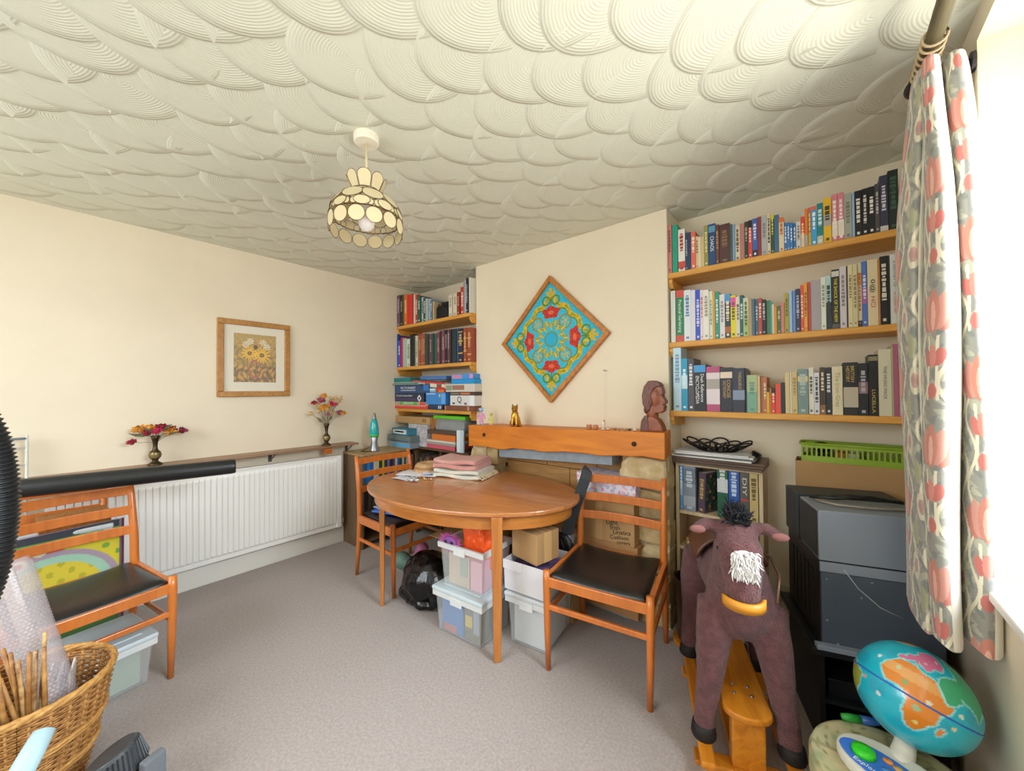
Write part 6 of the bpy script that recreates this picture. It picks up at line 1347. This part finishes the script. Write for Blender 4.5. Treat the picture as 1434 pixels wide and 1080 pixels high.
h0, h1 = FZ(62, 1024, .42), FZ(20, 1100, .36)
G().tube([h0+(h0-h1)*.05, h0, h0+(h1-h0)*.5, h1, h1+(h1-h0)*.7], [.012, .024, .027, .028, .028], 16, flat=.7).build('handle', mat('pale_blue_plastic', 'a8c4cc', .4), vc, smooth=True)
G().tube([h1+(h1-h0)*.6, Vector((h1.x+.05, h1.y-.12, .25)), Vector((q.x-.02, q.y-.06, .12))], .02, 14).build('wand', mat('vac_grey2'), vc, smooth=True)
# white airer by the left wall
ar = T('clothes_airer', 'white wire clothes airer standing by the left wall behind the hose', 'airer', (XL+.06, 0, 0)); AW = cm('d8d8d0', .4)
for y in (-.42, -.112): G().tube([(0, y, 0), (0, y, 1.115)], .006, 8).build('post', AW, ar, smooth=True)
for y in (-.155, -.20, -.27, -.34): G().tube([(0, y, .12), (0, y, 1.095)], .004, 6).build('upright_wire', AW, ar, smooth=True)
for z in (.12, .5, .85, .96, 1.05, 1.1): G().tube([(0, -.42, z), (0, -.112, z)], .005 if z < 1.1 else .007, 6).build('cross_bar', AW if z < 1.1 else cm('8c98a0', .4), ar, smooth=True)
G().tube([(-.03, -.112, .006), (.05, -.112, .006)], .006, 6).build('foot', AW, ar); G().tube([(-.03, -.42, .006), (.05, -.42, .006)], .006, 6).build('foot', AW, ar)
# clear box under the left chair
storage('lidded clear box on the carpet beneath the nearest left chair', -2.53, .09, 0, .34, .30, .20, math.radians(100.3), [(-.95, .2, -.95, .9, 0, .7, 'c0c8d8'), (.25, .95, -.95, .2, 0, .8, '98a890'), (-.6, .0, -1, -.96, .2, .6, '98a8d0')], True, 'd8e4ea')
# pile between the nearest chair and the radiator
zs4 = .0
storage('tall clear box at the bottom of the pile behind the nearest chair', -2.995, -.03, 0, .40, .17, .33, math.radians(90), [(-.95, .95, -.95, .95, 0, .8, '6c7888')], True, 'd8e0e4')
storage('clear box of soft toys on top of the pile behind the nearest chair', -2.995, -.03, .3585, .40, .17, .27, math.radians(90), [(-.95, .95, -.95, .95, 0, .55, '4c5c7c'), (-.9, .1, -.9, .9, .55, .9, 'a8b4c4'), (.2, .9, -.5, .9, .55, .85, 'b07088')], True, 'd8e0e4')
slab('carton', 'flat brown cork-coloured carton topping the pile behind the nearest chair', 'carton', -2.995, .05, .6575, .16, .24, .06, '', .1, None, mat('cork_card', 'a8743c', .85, c2='8c5c2c', vscale=60))
def board(P):
    y, z = P[:, 1]/.2, (P[:, 2]-.40)/.2; C = np.tile(hexrgb('d8604c'), (len(P), 1)); put(C, y+.25*z > .35, 'd8cc38'); k = (y+.25*z > .35) & (np.sin(y*13)*np.sin(z*14+1) > .6); put(C, k, '7ca83c')
    d = np.hypot((y+.05)/1.15, z+.15); put(C, (d < .95), 'a0ccb4'); put(C, d < .72, 'd8c83c'); put(C, (d < .72) & (np.sin(y*18)*np.sin(z*15) > .5), 'b8b030'); put(C, np.abs(d-.95) < .06, 'a898a8')
    for cy, cz in ((-.8, .55), (-.55, .7), (-.25, .95), (.1, 1.1)): e = np.hypot(y-cy, z-cz); put(C, np.abs(e-.1) < .035, 'e8e0b8'); put(C, e < .06, 'c84c48')
    return C
pz = T('picture_board', 'colourful red, yellow and green picture board standing behind the nearest chair back', 'board', (-2.878, -.01, 0), math.radians(10))
g = G().grid(lambda u, v: (.006, -.24+.46*u, .30+.32*v), 110, 80); paint(g.build('picture_face', mat('picture_board', attr='print', rough=.45), pz), board)
G().b2(-.006, .0058, -.24, .22, 0, .62).build('backing', cm('5c8c4c', .6), pz); G().b2(-.007, .008, -.242, .222, .62, .627).build('green_edge', cm('6ca048', .5), pz)
for s in range(3):
    o = slab('magazine', ['dark glossy magazine', 'grey glossy magazine', 'pink-edged magazine'][s]+' upright behind the picture board', 'magazine', 0, 0, 0, .006, .42, .66, ['383c48', '8c94a8', '9c4868'][s], 0, 'magazines behind the picture board'); o.location = (-2.889-.0085*s, -.0+.01*s, 0); o.rotation_euler = (0, 0, math.radians(10))
